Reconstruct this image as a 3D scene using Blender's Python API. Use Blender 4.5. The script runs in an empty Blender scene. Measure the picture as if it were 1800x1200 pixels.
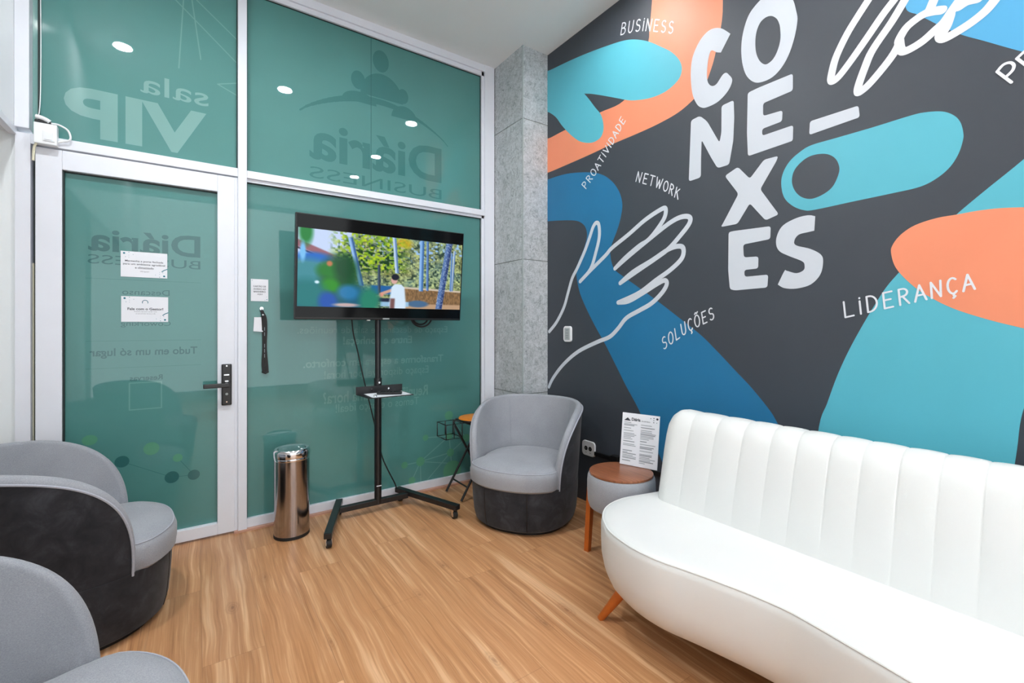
import bpy, bmesh, math, random
import numpy as np
from mathutils import Vector, Matrix
from mathutils.geometry import delaunay_2d_cdt

random.seed(7)
SC = bpy.context.scene
COL = SC.collection
PI = math.pi

# ------------------------------------------------------------------ camera, world, exposure
CAM_H, FPX, CXP, CYP, YAW = 1.2, 804.0, 900.0, 572.0, math.radians(34.6)
SN, CS = math.sin(YAW), math.cos(YAW)
cam_d = bpy.data.cameras.new('camera')
cam = bpy.data.objects.new('camera', cam_d)
COL.objects.link(cam)
cam.location = (0, 0, CAM_H)
cam.rotation_euler = (PI / 2, 0, -YAW)
cam_d.sensor_width = 36
cam_d.lens = 36 * FPX / 1800
cam_d.shift_y = -28 / 1800
cam_d.clip_start = 0.02
SC.camera = cam

SC.view_settings.view_transform = 'Standard'
SC.view_settings.look = 'None'
SC.view_settings.gamma = 1
SC.view_settings.use_curve_mapping = False
SC.view_settings.exposure = 0.36

world = bpy.data.worlds.new('world')
SC.world = world
world.use_nodes = True
world.node_tree.nodes['Background'].inputs[0].default_value = (0.92, 0.97, 1.0, 1)
world.node_tree.nodes['Background'].inputs[1].default_value = 2.1

LAMP_W = 10.0           # every ceiling downlight
LAMP_COL = (0.95, 0.98, 1.0)

# daylight through an unseen glazed end added behind the camera (portal only guides sampling)
pd = bpy.data.lights.new('daylight_portal', 'AREA')
pd.shape = 'RECTANGLE'
pd.size, pd.size_y = 3.45, 3.1
pd.cycles.is_portal = True
po = bpy.data.objects.new('daylight_portal', pd)
COL.objects.link(po)
po.location = (0.45, -2.68, 1.67)
po.rotation_euler = (PI / 2, 0, PI)

# room
XR, YG, YF, ZC = 2.194, 3.12, 3.085, 3.25       # mural wall, glass plane, frame face, ceiling
XL, XS, ZS, YB = -1.3, -0.70, 2.11, -2.6         # recessed left wall, soffit face, soffit underside, back wall


# ------------------------------------------------------------------ measuring the photograph
def ray(px, py):
    u = (px - CXP) / FPX
    return SN + u * CS, CS - u * SN, (CYP - py) / FPX


def on_mural(px, py):                    # -> (y, z) on the mural wall
    d = ray(px, py)
    t = XR / d[0]
    return d[1] * t, min(CAM_H + d[2] * t, ZC - 0.003)


# ------------------------------------------------------------------ materials
def srgb(r, g, b):
    f = lambda c: (c / 255 / 12.92) if c / 255 <= 0.04045 else ((c / 255 + 0.055) / 1.055) ** 2.4
    return (f(r), f(g), f(b), 1)


def new_mat(name):
    m = bpy.data.materials.new(name)
    m.use_nodes = True
    nt = m.node_tree
    return m, nt, nt.nodes['Principled BSDF']


def node(nt, kind, **kw):
    n = nt.nodes.new(kind)
    for k, v in kw.items():
        if k.startswith('i_'):
            key = k[2:]
            key = int(key) if key.isdigit() else key.replace('_', ' ')
            n.inputs[key].default_value = v
        else:
            setattr(n, k, v)
    return n


def ramp(nt, fac, stops):
    r = nt.nodes.new('ShaderNodeValToRGB')
    cr = r.color_ramp
    while len(cr.elements) > 1:
        cr.elements.remove(cr.elements[0])
    cr.elements[0].position, cr.elements[0].color = stops[0]
    for p, c in stops[1:]:
        e = cr.elements.new(p)
        e.color = c
    nt.links.new(fac, r.inputs[0])
    return r.outputs[0]


def mixc(nt, fac, a, b, mode='MIX'):
    n = nt.nodes.new('ShaderNodeMix')
    n.data_type = 'RGBA'
    n.blend_type = mode
    for s, v in ((0, fac), (6, a), (7, b)):
        if hasattr(v, 'is_output') or isinstance(v, bpy.types.NodeSocket):
            nt.links.new(v, n.inputs[s])
        else:
            n.inputs[s].default_value = v
    return n.outputs[2]


def noise(nt, vec, scale, detail=3, rough=0.5, dist=0.0):
    n = node(nt, 'ShaderNodeTexNoise', i_Scale=scale, i_Detail=detail, i_Roughness=rough, i_Distortion=dist)
    if vec is not None:
        nt.links.new(vec, n.inputs['Vector'])
    return n.outputs[0]


def mapped(nt, scale=(1, 1, 1), coord='Object', loc=(0, 0, 0), rot=(0, 0, 0)):
    tc = nt.nodes.new('ShaderNodeTexCoord')
    mp = node(nt, 'ShaderNodeMapping')
    mp.inputs['Scale'].default_value = scale
    mp.inputs['Location'].default_value = loc
    mp.inputs['Rotation'].default_value = rot
    nt.links.new(tc.outputs[coord], mp.inputs[0])
    return mp.outputs[0]


def bump(nt, bsdf, height, strength, dist=0.002):
    b = node(nt, 'ShaderNodeBump', i_Strength=strength, i_Distance=dist)
    nt.links.new(height, b.inputs['Height'])
    nt.links.new(b.outputs[0], bsdf.inputs['Normal'])


def plain(name, col, rough=0.5, metal=0.0, spec=0.5, var=0.0, vscale=6.0, bumpy=0.0, bscale=200.0):
    m, nt, b = new_mat(name)
    b.inputs['Roughness'].default_value = rough
    b.inputs['Metallic'].default_value = metal
    b.inputs['Specular IOR Level'].default_value = spec
    v = mapped(nt)
    if var:
        lo = tuple(c * (1 - var) for c in col[:3]) + (1,)
        hi = tuple(min(1, c * (1 + var)) for c in col[:3]) + (1,)
        nt.links.new(ramp(nt, noise(nt, v, vscale, 4), [(0.3, lo), (0.7, hi)]), b.inputs['Base Color'])
    else:
        b.inputs['Base Color'].default_value = col
    if bumpy:
        bump(nt, b, noise(nt, v, bscale, 2), bumpy)
    return m


M = {}
M['white_wall'] = plain('white_wall', srgb(226, 231, 233), 0.6, var=0.015, vscale=3, bumpy=0.05, bscale=60)
M['gloss_wall'] = plain('gloss_wall', srgb(228, 233, 235), 0.12, var=0.01, vscale=3)
M['ceiling'] = plain('ceiling', srgb(240, 242, 243), 0.85, var=0.015, vscale=1.5)
M['aluminium'] = plain('aluminium', srgb(226, 229, 237), 0.3, var=0.012, vscale=9)
M['gasket'] = plain('gasket', srgb(28, 42, 42), 0.6)
M['mural_dark'] = plain('mural_dark', srgb(60, 65, 73), 0.5, var=0.03, vscale=2.5, bumpy=0.04, bscale=90)
M['mural_teal'] = plain('mural_teal', srgb(88, 181, 198), 0.5, var=0.03, vscale=3)
M['mural_orange'] = plain('mural_orange', srgb(234, 142, 106), 0.5, var=0.03, vscale=3)
M['mural_blue'] = plain('mural_blue', srgb(30, 112, 156), 0.5, var=0.03, vscale=3)
M['mural_sky'] = plain('mural_sky', srgb(80, 166, 211), 0.5, var=0.03, vscale=3)
M['mural_grey'] = plain('mural_grey', srgb(206, 212, 220), 0.5, var=0.02, vscale=3)
M['mural_white'] = plain('mural_white', srgb(226, 228, 234), 0.5)
M['leatherette'] = plain('leatherette', srgb(226, 227, 225), 0.42, var=0.012, vscale=5, bumpy=0.12, bscale=420)
M['seam_white'] = plain('seam_white', srgb(215, 215, 210), 0.5)
M['orange_wood'] = plain('orange_wood', srgb(190, 96, 28), 0.35, var=0.16, vscale=14)
M['black_metal'] = plain('black_metal', srgb(26, 26, 28), 0.32, var=0.05)
M['black_plastic'] = plain('black_plastic', srgb(18, 18, 20), 0.35)
M['black_gloss'] = plain('black_gloss', srgb(8, 8, 9), 0.08, spec=0.18)
M['rubber'] = plain('rubber', srgb(20, 20, 20), 0.6)
M['chrome'] = plain('chrome', srgb(225, 225, 228), 0.08, metal=1.0)
M['paper'] = plain('paper', srgb(232, 234, 240), 0.6)
M['paper_ink'] = plain('paper_ink', srgb(52, 56, 66), 0.7)
M['ink_grey'] = plain('ink_grey', srgb(140, 146, 152), 0.7)
M['ink_teal'] = plain('ink_teal', srgb(24, 116, 136), 0.7)
M['white_plastic'] = plain('white_plastic', srgb(236, 238, 240), 0.35)
M['outlet_grey'] = plain('outlet_grey', srgb(168, 176, 176), 0.4)
M['lamp_trim'] = plain('lamp_trim', srgb(240, 240, 240), 0.4)
M['seat_orange'] = plain('seat_orange', srgb(222, 130, 28), 0.35, var=0.1, vscale=20)
M['sill_pink'] = plain('sill_pink', srgb(196, 150, 128), 0.4, var=0.08, vscale=12)  # pinkish tone of the strip at the foot of the glass
M['grout'] = plain('grout', srgb(128, 132, 130), 0.9)
M['badge_yellow'] = plain('badge_yellow', srgb(226, 222, 196), 0.5)
M['blue_band'] = plain('blue_band', srgb(20, 96, 158), 0.4)


def film(name, col):                                    # glass pane behind a coloured frosted film
    m, nt, b = new_mat(name)
    v = mapped(nt)
    hi = tuple(min(1, c * 1.04) for c in col[:3]) + (1,)
    lo = tuple(c * 0.96 for c in col[:3]) + (1,)
    nt.links.new(ramp(nt, noise(nt, v, 2.2, 3), [(0.3, lo), (0.7, hi)]), b.inputs['Base Color'])
    b.inputs['Roughness'].default_value = 0.55
    b.inputs['Specular IOR Level'].default_value = 0.2
    b.inputs['Coat Weight'].default_value = 1.0
    b.inputs['Coat Roughness'].default_value = 0.012
    b.inputs['Coat IOR'].default_value = 1.5
    return m


M['film'] = film('film', srgb(74, 130, 126))
M['film_dark'] = film('film_dark', srgb(52, 112, 109))
M['film_pale'] = film('film_pale', srgb(98, 150, 142))
M['film_green'] = film('film_green', srgb(80, 144, 114))
M['film_white'] = film('film_white', srgb(114, 158, 153))
M['film_deep'] = film('film_deep', srgb(40, 97, 96))


def fabric(name, a, b_, scale, rough=0.9, sheen=0.2, stretch=(1, 1, 1), bstr=0.35):
    m, nt, b = new_mat(name)
    v = mapped(nt, stretch)
    n1 = noise(nt, v, scale, 3, 0.7)
    n2 = noise(nt, mapped(nt), 5, 3)
    c = mixc(nt, 0.25, ramp(nt, n1, [(0.32, a), (0.68, b_)]), ramp(nt, n2, [(0.35, a), (0.65, b_)]))
    nt.links.new(c, b.inputs['Base Color'])
    b.inputs['Roughness'].default_value = rough
    b.inputs['Specular IOR Level'].default_value = 0.2
    b.inputs['Sheen Weight'].default_value = sheen
    b.inputs['Sheen Roughness'].default_value = 0.5
    bump(nt, b, n1, bstr, 0.001)
    return m


M['grey_fabric'] = fabric('grey_fabric', srgb(132, 135, 141), srgb(170, 172, 178), 330, stretch=(1, 1, 2.2))
M['grey_piping'] = fabric('grey_piping', srgb(160, 162, 172), srgb(182, 184, 194), 260)


def velvet():
    m, nt, b = new_mat('dark_velvet')
    n1 = noise(nt, mapped(nt), 11, 5, 0.65, 0.6)
    nt.links.new(ramp(nt, n1, [(0.3, srgb(30, 31, 35)), (0.5, srgb(42, 43, 48)), (0.72, srgb(62, 63, 69))]), b.inputs['Base Color'])
    b.inputs['Roughness'].default_value = 0.7
    b.inputs['Specular IOR Level'].default_value = 0.25
    b.inputs['Sheen Weight'].default_value = 0.12
    bump(nt, b, noise(nt, mapped(nt), 60, 3), 0.15, 0.002)
    return m


M['dark_velvet'] = velvet()


def steel():
    m, nt, b = new_mat('brushed_steel')
    n1 = noise(nt, mapped(nt, (1, 1, 0.02)), 260, 2)
    nt.links.new(ramp(nt, n1, [(0.3, srgb(160, 156, 158)), (0.7, srgb(186, 182, 184))]), b.inputs['Base Color'])
    b.inputs['Metallic'].default_value = 1.0
    b.inputs['Roughness'].default_value = 0.17
    b.inputs['Anisotropic'].default_value = 0.3
    return m


M['brushed_steel'] = steel()


def stone():
    m, nt, b = new_mat('column_stone')
    v = mapped(nt)
    n1 = noise(nt, v, 22, 9, 0.78, 1.2)
    n2 = noise(nt, v, 5, 4, 0.6)
    n3 = noise(nt, v, 120, 4, 0.7)
    c = ramp(nt, n1, [(0.36, srgb(92, 98, 101)), (0.47, srgb(176, 182, 185)), (0.62, srgb(214, 218, 221))])
    c = mixc(nt, 0.25, c, ramp(nt, n2, [(0.35, srgb(158, 164, 162)), (0.65, srgb(206, 210, 213))]))
    c = mixc(nt, 0.3, c, ramp(nt, n3, [(0.38, srgb(112, 116, 119)), (0.6, srgb(214, 218, 221))]))
    nt.links.new(c, b.inputs['Base Color'])
    b.inputs['Roughness'].default_value = 0.8
    bump(nt, b, n1, 0.5, 0.004)
    return m


M['column_stone'] = stone()


def walnut():
    m, nt, b = new_mat('walnut_top')
    n1 = noise(nt, mapped(nt, (30, 2.5, 4), rot=(0, 0, 0.9)), 2.2, 5, 0.6, 0.5)
    nt.links.new(ramp(nt, n1, [(0.3, srgb(112, 66, 42)), (0.55, srgb(142, 86, 56)), (0.75, srgb(164, 106, 72))]), b.inputs['Base Color'])
    b.inputs['Roughness'].default_value = 0.28
    return m


M['walnut_top'] = walnut()


def laminate():                                         # plank floor, boards run towards the glass wall
    m, nt, b = new_mat('laminate_floor')
    L = nt.links.new
    tc = nt.nodes.new('ShaderNodeTexCoord')
    sep = nt.nodes.new('ShaderNodeSeparateXYZ')
    L(tc.outputs['Object'], sep.inputs[0])

    def mth(op, a, c=None):
        n = node(nt, 'ShaderNodeMath', operation=op)
        for i, v in enumerate((a, c)):
            if v is None:
                continue
            if isinstance(v, (int, float)):
                n.inputs[i].default_value = v
            else:
                L(v, n.inputs[i])
        return n.outputs[0]
    W, LEN = 0.197, 1.22
    xi = mth('DIVIDE', mth('ADD', sep.outputs[0], 10.03), W)
    col = mth('FLOOR', xi)
    wn = node(nt, 'ShaderNodeTexWhiteNoise', noise_dimensions='1D')
    L(col, wn.inputs['W'])
    yi = mth('ADD', mth('DIVIDE', sep.outputs[1], LEN), mth('MULTIPLY', wn.outputs[0], 7.3))
    row = mth('FLOOR', yi)
    pid = mth('ADD', mth('MULTIPLY', col, 17.13), mth('MULTIPLY', row, 5.71))
    wn2 = node(nt, 'ShaderNodeTexWhiteNoise', noise_dimensions='1D')
    L(pid, wn2.inputs['W'])
    rnd = wn2.outputs[0]
    fx, fy = mth('FRACT', xi), mth('FRACT', yi)
    ex = mth('MULTIPLY', mth('MINIMUM', fx, mth('SUBTRACT', 1.0, fx)), W)
    ey = mth('MULTIPLY', mth('MINIMUM', fy, mth('SUBTRACT', 1.0, fy)), LEN)
    edge = mth('LESS_THAN', mth('MINIMUM', ex, ey), 0.0011)

    def grain_vec(sx, sy, wob):
        w = noise(nt, None, 2.6, 2)
        cmb = nt.nodes.new('ShaderNodeCombineXYZ')
        L(mth('ADD', mth('MULTIPLY', sep.outputs[0], sx), mth('MULTIPLY', mth('SUBTRACT', w, 0.5), wob)), cmb.inputs[0])
        L(mth('MULTIPLY', sep.outputs[1], sy), cmb.inputs[1])
        L(mth('MULTIPLY', rnd, 37.0), cmb.inputs[2])
        wv = nt.nodes.new('ShaderNodeCombineXYZ')
        L(mth('MULTIPLY', sep.outputs[0], 1.6), wv.inputs[0])
        L(mth('MULTIPLY', sep.outputs[1], 1.0), wv.inputs[1])
        L(mth('MULTIPLY', rnd, 21.0), wv.inputs[2])
        L(wv.outputs[0], w.node.inputs['Vector'])
        return cmb.outputs[0]
    gv = grain_vec(26.0, 0.75, 1.0)
    broad = noise(nt, gv, 1.3, 3, 0.5, 0.25)
    fine = noise(nt, grain_vec(75.0, 1.5, 2.2), 1.6, 5, 0.65, 0.3)
    base = ramp(nt, broad, [(0.28, srgb(146, 98, 60)), (0.43, srgb(182, 130, 87)), (0.56, srgb(196, 145, 102)), (0.68, srgb(232, 192, 152))])
    base = mixc(nt, 0.42, base, ramp(nt, fine, [(0.30, srgb(128, 82, 48)), (0.44, srgb(184, 133, 90)), (0.56, srgb(198, 148, 104)), (0.70, srgb(236, 198, 158))]))
    # thin dark grain lines that wander with the figure
    wave = node(nt, 'ShaderNodeTexWave', wave_type='BANDS', bands_direction='X', wave_profile='SAW',
                i_Scale=2.6, i_Distortion=5.0, i_Detail=2.0, i_Detail_Scale=0.7)
    L(gv, wave.inputs['Vector'])
    gate = noise(nt, grain_vec(5.0, 1.1, 1.0), 1.4, 2)
    ln = mth('MULTIPLY', mth('GREATER_THAN', wave.outputs[1], 0.9), mth('SMOOTH_MIN', mth('MULTIPLY', mth('SUBTRACT', gate, 0.5), 5.0), 1.0))
    lc = nt.nodes.new('ShaderNodeClamp')
    L(mth('MULTIPLY', ln, 0.6), lc.inputs[0])
    base = mixc(nt, lc.outputs[0], base, srgb(128, 80, 46))
    # knots
    vo = node(nt, 'ShaderNodeTexVoronoi', feature='F1', voronoi_dimensions='2D', i_Scale=1.0, i_Randomness=1.0)
    kv = nt.nodes.new('ShaderNodeCombineXYZ')
    kw1, kw2 = noise(nt, tc.outputs['Object'], 26, 3), noise(nt, tc.outputs['Object'], 34, 3)
    L(mth('ADD', mth('MULTIPLY', sep.outputs[0], 3.4), mth('MULTIPLY', mth('SUBTRACT', kw1, 0.5), 0.05)), kv.inputs[0])
    L(mth('ADD', mth('MULTIPLY', sep.outputs[1], 1.7), mth('MULTIPLY', mth('SUBTRACT', kw2, 0.5), 0.05)), kv.inputs[1])
    L(kv.outputs[0], vo.inputs['Vector'])
    kn = ramp(nt, vo.outputs['Distance'], [(0.0, (0.9, 0.9, 0.9, 1)), (0.018, (0.65, 0.65, 0.65, 1)), (0.03, (0.15, 0.15, 0.15, 1)), (0.045, (0.45, 0.45, 0.45, 1)), (0.06, (0.08, 0.08, 0.08, 1)), (0.075, (0.26, 0.26, 0.26, 1)), (0.10, (0, 0, 0, 1))])
    vsep = nt.nodes.new('ShaderNodeSeparateColor')
    L(vo.outputs['Color'], vsep.inputs[0])
    base = mixc(nt, mth('MULTIPLY', kn, mth('MULTIPLY', mth('GREATER_THAN', vsep.outputs[0], 0.3), mth('ADD', 0.4, mth('MULTIPLY', vsep.outputs[1], 0.5)))), base, srgb(118, 74, 44))
    tint = ramp(nt, rnd, [(0.0, (0.93, 0.92, 0.90, 1)), (1.0, (1.05, 1.03, 1.01, 1))])
    base = mixc(nt, 1.0, base, tint, 'MULTIPLY')
    base = mixc(nt, mth('MULTIPLY', edge, 0.35), base, srgb(110, 70, 42))
    L(base, b.inputs['Base Color'])
    b.inputs['Roughness'].default_value = 0.33
    b.inputs['Specular IOR Level'].default_value = 0.4
    bump(nt, b, fine, 0.05, 0.001)
    return m


M['laminate'] = laminate()


def emitter(name, col, strength):
    m, nt, b = new_mat(name)
    b.inputs['Base Color'].default_value = col
    b.inputs['Emission Color'].default_value = col
    b.inputs['Emission Strength'].default_value = strength
    return m


M['diffuser'] = emitter('diffuser', (1, 1, 1, 1), 28.0)


# ------------------------------------------------------------------ mesh helpers
class MB:
    """collects shapes; build() links them as ONE mesh object"""
    def __init__(self):
        self.v, self.f, self.s = [], [], []

    def add(self, verts, faces, smooth=False):
        o = len(self.v)
        self.v += [tuple(p) for p in verts]
        self.f += [tuple(i + o for i in f) for f in faces]
        self.s += [smooth] * len(faces)
        return self

    def box(self, x0, x1, y0, y1, z0, z1, mat=None, bev=0.0):
        if bev:
            bm = bmesh.new()
            bmesh.ops.create_cube(bm, size=1)
            for v in bm.verts:
                v.co = Vector(((x0 + x1) / 2 + v.co.x * (x1 - x0), (y0 + y1) / 2 + v.co.y * (y1 - y0), (z0 + z1) / 2 + v.co.z * (z1 - z0)))
            bmesh.ops.bevel(bm, geom=bm.edges[:], offset=bev, segments=2, affect='EDGES', profile=0.6)
            bm.verts.index_update()
            vs = [v.co.copy() for v in bm.verts]
            fs = [[v.index for v in f.verts] for f in bm.faces]
            bm.free()
        else:
            vs = [Vector((x, y, z)) for x in (x0, x1) for y in (y0, y1) for z in (z0, z1)]
            fs = [(0, 1, 3, 2), (4, 6, 7, 5), (0, 4, 5, 1), (2, 3, 7, 6), (0, 2, 6, 4), (1, 5, 7, 3)]
        if mat:
            vs = [mat @ v for v in vs]
        return self.add(vs, fs)

    def tube(self, pts, r, n=10, closed=False, caps=True):
        pts = [Vector(p) for p in pts]
        k = len(pts)
        rings, prev = [], None
        for i, p in enumerate(pts):
            if closed:
                t = pts[(i + 1) % k] - pts[i - 1]
            else:
                t = pts[min(i + 1, k - 1)] - pts[max(i - 1, 0)]
            t.normalize()
            if prev is None:
                up = Vector((0, 0, 1)) if abs(t.z) < 0.9 else Vector((1, 0, 0))
                a = t.cross(up).normalized()
            else:
                a = (prev - t * prev.dot(t)).normalized()
            prev = a
            b = t.cross(a)
            rr = r[i] if isinstance(r, (list, tuple)) else r
            rings.append([p + (a * math.cos(2 * PI * j / n) + b * math.sin(2 * PI * j / n)) * rr for j in range(n)])
        vs = [v for rg in rings for v in rg]
        fs = []
        for i in range(k if closed else k - 1):
            i2 = (i + 1) % k
            for j in range(n):
                j2 = (j + 1) % n
                fs.append((i * n + j, i * n + j2, i2 * n + j2, i2 * n + j))
        self.add(vs, fs, True)
        if caps and not closed:
            self.add(rings[0], [tuple(range(n))])
            self.add(rings[-1], [tuple(range(n))])
        return self

    def lathe(self, prof, c=(0, 0, 0), n=48, mat=None):
        vs, fs = [], []
        for r, z in prof:
            for j in range(n):
                a = 2 * PI * j / n
                p = Vector((c[0] + r * math.cos(a), c[1] + r * math.sin(a), c[2] + z))
                vs.append(mat @ p if mat else p)
        k = len(prof)
        for i in range(k - 1):
            for j in range(n):
                j2 = (j + 1) % n
                fs.append((i * n + j, i * n + j2, (i + 1) * n + j2, (i + 1) * n + j))
        self.add(vs, fs, True)
        for i in (0, k - 1):
            if prof[i][0] > 1e-5:
                self.add(vs[i * n:(i + 1) * n], [tuple(range(n))])
        return self

    def rings(self, rgs, cap0=True, cap1=True, smooth=True):
        n = len(rgs[0])
        vs = [p for r in rgs for p in r]
        fs = []
        for i in range(len(rgs) - 1):
            for j in range(n):
                j2 = (j + 1) % n
                fs.append((i * n + j, i * n + j2, (i + 1) * n + j2, (i + 1) * n + j))
        if cap0:
            fs.append(tuple(range(n))[::-1])
        if cap1:
            fs.append(tuple((len(rgs) - 1) * n + j for j in range(n)))
        return self.add(vs, fs, smooth)

    def grid(self, rows, smooth=True):
        n = len(rows[0])
        vs = [p for r in rows for p in r]
        fs = [(i * n + j, i * n + j + 1, (i + 1) * n + j + 1, (i + 1) * n + j) for i in range(len(rows) - 1) for j in range(n - 1)]
        return self.add(vs, fs, smooth)

    def build(self, name, mat, parent=None, weld=True, sharp=40):
        me = bpy.data.meshes.new(name)
        me.from_pydata(self.v, [], self.f)
        me.polygons.foreach_set('use_smooth', self.s)
        bm = bmesh.new()
        bm.from_mesh(me)
        if weld:
            bmesh.ops.remove_doubles(bm, verts=bm.verts, dist=1e-5)
        bmesh.ops.recalc_face_normals(bm, faces=bm.faces)
        for e in bm.edges:
            if len(e.link_faces) == 2 and e.calc_face_angle(0) > math.radians(sharp):
                e.smooth = False
        bm.to_mesh(me)
        bm.free()
        me.materials.append(mat)
        o = bpy.data.objects.new(name, me)
        COL.objects.link(o)
        if parent:
            o.parent = parent
        return o


def empty(name, loc=(0, 0, 0), rz=0.0):
    o = bpy.data.objects.new(name, None)
    o.empty_display_size = 0.05
    o.location = loc
    o.rotation_euler = (0, 0, rz)
    COL.objects.link(o)
    return o


def tag(o, label=None, cat=None, group=None):
    if label:
        o['label'] = label
    if cat:
        o['category'] = cat
    if group:
        o['group'] = group
    return o


def struct(o, label=None):
    o['kind'] = 'structure'
    if label:
        o['label'] = label
        o['category'] = o.name.split('_')[0]
    return o


def catmull(pts, closed=False, step=6):
    """smooth path through points; a point given twice stays a sharp corner"""
    n = len(pts)
    P = [Vector(p) for p in pts]
    out = []
    rng = n if closed else n - 1
    for i in range(rng):
        p1, p2 = P[i], P[(i + 1) % n]
        if (p2 - p1).length < 1e-7:
            continue
        p0 = P[i - 1] if (closed or i > 0) else p1
        p3 = P[(i + 2) % n] if (closed or i + 2 < n) else p2
        for k in range(step):
            t = k / step
            out.append(0.5 * ((2 * p1) + (p2 - p0) * t + (2 * p0 - 5 * p1 + 4 * p2 - p3) * t * t + (3 * p1 - p0 - 3 * p2 + p3) * t ** 3))
    if not closed:
        out.append(P[-1])
    return out


def fill_poly(loops):
    """2D loops (outer first, then holes) -> verts, faces"""
    cu = bpy.data.curves.new('tmp', 'CURVE')
    cu.dimensions = '2D'
    cu.fill_mode = 'BOTH'
    for lp in loops:
        sp = cu.splines.new('POLY')
        sp.points.add(len(lp) - 1)
        for i, p in enumerate(lp):
            sp.points[i].co = (p[0], p[1], 0, 1)
        sp.use_cyclic_u = True
    return curve_mesh(cu)


def curve_mesh(cu):
    ob = bpy.data.objects.new('tmp', cu)
    COL.objects.link(ob)
    dg = bpy.context.evaluated_depsgraph_get()
    me = bpy.data.meshes.new_from_object(ob.evaluated_get(dg))
    vs = [v.co.copy() for v in me.vertices]
    fs = [tuple(p.vertices) for p in me.polygons]
    bpy.data.objects.remove(ob)
    bpy.data.meshes.remove(me)
    if isinstance(cu, bpy.types.TextCurve):
        bpy.data.curves.remove(cu)
    else:
        bpy.data.curves.remove(cu)
    return vs, fs


def ribbon(path, w):
    """constant width stroke of a 2D path -> verts, faces (round joins and ends)"""
    vs, fs = [], []
    for i, p in enumerate(path):
        ww = w(i / max(1, len(path) - 1)) if callable(w) else w
        o = len(vs)
        vs += [Vector((p[0] + ww / 2 * math.cos(2 * PI * k / 14), p[1] + ww / 2 * math.sin(2 * PI * k / 14))) for k in range(14)]
        fs.append(tuple(range(o, o + 14)))
        if i:
            q = path[i - 1]
            d = Vector((p[0] - q[0], p[1] - q[1]))
            if d.length < 1e-7:
                continue
            nrm = Vector((-d.y, d.x)).normalized() * ww / 2
            o = len(vs)
            vs += [Vector((q[0], q[1])) + nrm, Vector((q[0], q[1])) - nrm, Vector((p[0], p[1])) - nrm, Vector((p[0], p[1])) + nrm]
            fs.append((o, o + 1, o + 2, o + 3))
    return vs, fs


def text_geo(body, bold=0.0):
    cu = bpy.data.curves.new('tmp', 'FONT')
    cu.body = body
    cu.align_x = 'CENTER'
    cu.offset = bold
    cu.resolution_u = 4
    return curve_mesh(cu)


def text_fit(mb, body, x0, x1, z0, z1, place, bold=0.0, mirror=False):
    """text stretched into the box x0..x1, z0..z1 ; place(x, z) gives the 3D point"""
    vs, fs = text_geo(body, bold)
    if bold > 0.015:
        vs, fs = flat_union(vs, fs)
    a0, a1 = min(v.x for v in vs), max(v.x for v in vs)
    b0, b1 = min(v.y for v in vs), max(v.y for v in vs)
    out = []
    for v in vs:
        u = (v.x - a0) / (a1 - a0)
        if mirror:
            u = 1 - u
        out.append(place(x0 + u * (x1 - x0), z0 + (v.y - b0) / (b1 - b0) * (z1 - z0)))
    mb.add(out, fs)


def flat_union(vs, fs):
    """overlapping flat faces -> the same area covered once"""
    r = delaunay_2d_cdt([Vector((v[0], v[1])) for v in vs], [], [list(f) for f in fs], 1, 1e-6)
    V = np.array([(v[0], v[1]) for v in r[0]])
    T = np.array([f[:3] for f in r[2]])
    cen = V[T].mean(1)
    keep = np.zeros(len(T), bool)
    for f in fs:                                       # a piece stays when a source face covers its centre
        P = np.array([(vs[i][0], vs[i][1]) for i in f])
        near = np.where((~keep) & (cen >= P.min(0)).all(1) & (cen <= P.max(0)).all(1))[0]
        if not len(near):
            continue
        Q = np.roll(P, -1, 0)
        cr = (Q[:, 0] - P[:, 0]) * (cen[near, 1][:, None] - P[:, 1]) - (Q[:, 1] - P[:, 1]) * (cen[near, 0][:, None] - P[:, 0])
        keep[near[(cr >= -1e-12).all(1) | (cr <= 1e-12).all(1)]] = True
    return r[0], [tuple(int(i) for i in T[k]) for k in np.where(keep)[0]]


def gather(parts):
    vs, fs = [], []
    for pv, pf in parts:
        o = len(vs)
        vs += list(pv)
        fs += [tuple(i + o for i in f) for f in pf]
    return vs, fs


def disc2(cx, cz, rx, rz, n=28, a0=0, a1=2 * PI):
    return [Vector((cx + rx * math.cos(a0 + (a1 - a0) * k / n), cz + rz * math.sin(a0 + (a1 - a0) * k / n))) for k in range(n if a1 - a0 > 6.2 else n + 1)]


# ------------------------------------------------------------------ the room
struct(MB().box(XL - 0.1, XR + 0.1, YB - 0.1, 3.3, -0.1, 0.0).build('floor', M['laminate']), 'light brown laminate plank floor')
struct(MB().box(XL - 0.1, XR + 0.1, YB - 0.1, 3.3, ZC, ZC + 0.1).build('ceiling', M['ceiling']), 'plain white ceiling with round downlights')
wall_right = struct(MB().box(XR, XR + 0.1, YB - 0.1, 3.3, 0, ZC).build('wall_right', M['mural_dark']), 'charcoal wall painted with a colourful mural')
struct(MB().box(XL - 0.1, XL, YB - 0.1, 3.3, 0, ZS).build('wall_left', M['white_wall']), 'white recessed wall behind the armchairs')
struct(MB().box(XL - 0.1, XR, YB - 0.1, YB, 0, 0.1).build('wall_back', M['white_wall']), 'low white kerb under the added glazing behind the camera')
wb_ = MB()  # open glazed end, unseen, added so daylight brightens the room
for x in (XL, XR - 0.05):
    wb_.box(x, x + 0.05, YB - 0.06, YB, 0.1, ZC)
wb_.box(XL, XR, YB - 0.06, YB, 0.1, 0.16).box(XL, XR, YB - 0.06, YB, ZC - 0.08, ZC)
struct(wb_.build('window_added', M['aluminium'], weld=False), 'unseen glazing frame added behind the camera to let in light')
struct(MB().box(XL, XS, 3.10, 3.3, 0, ZS).build('wall_front', M['white_wall']), 'white wall strip left of the glass door')
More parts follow.
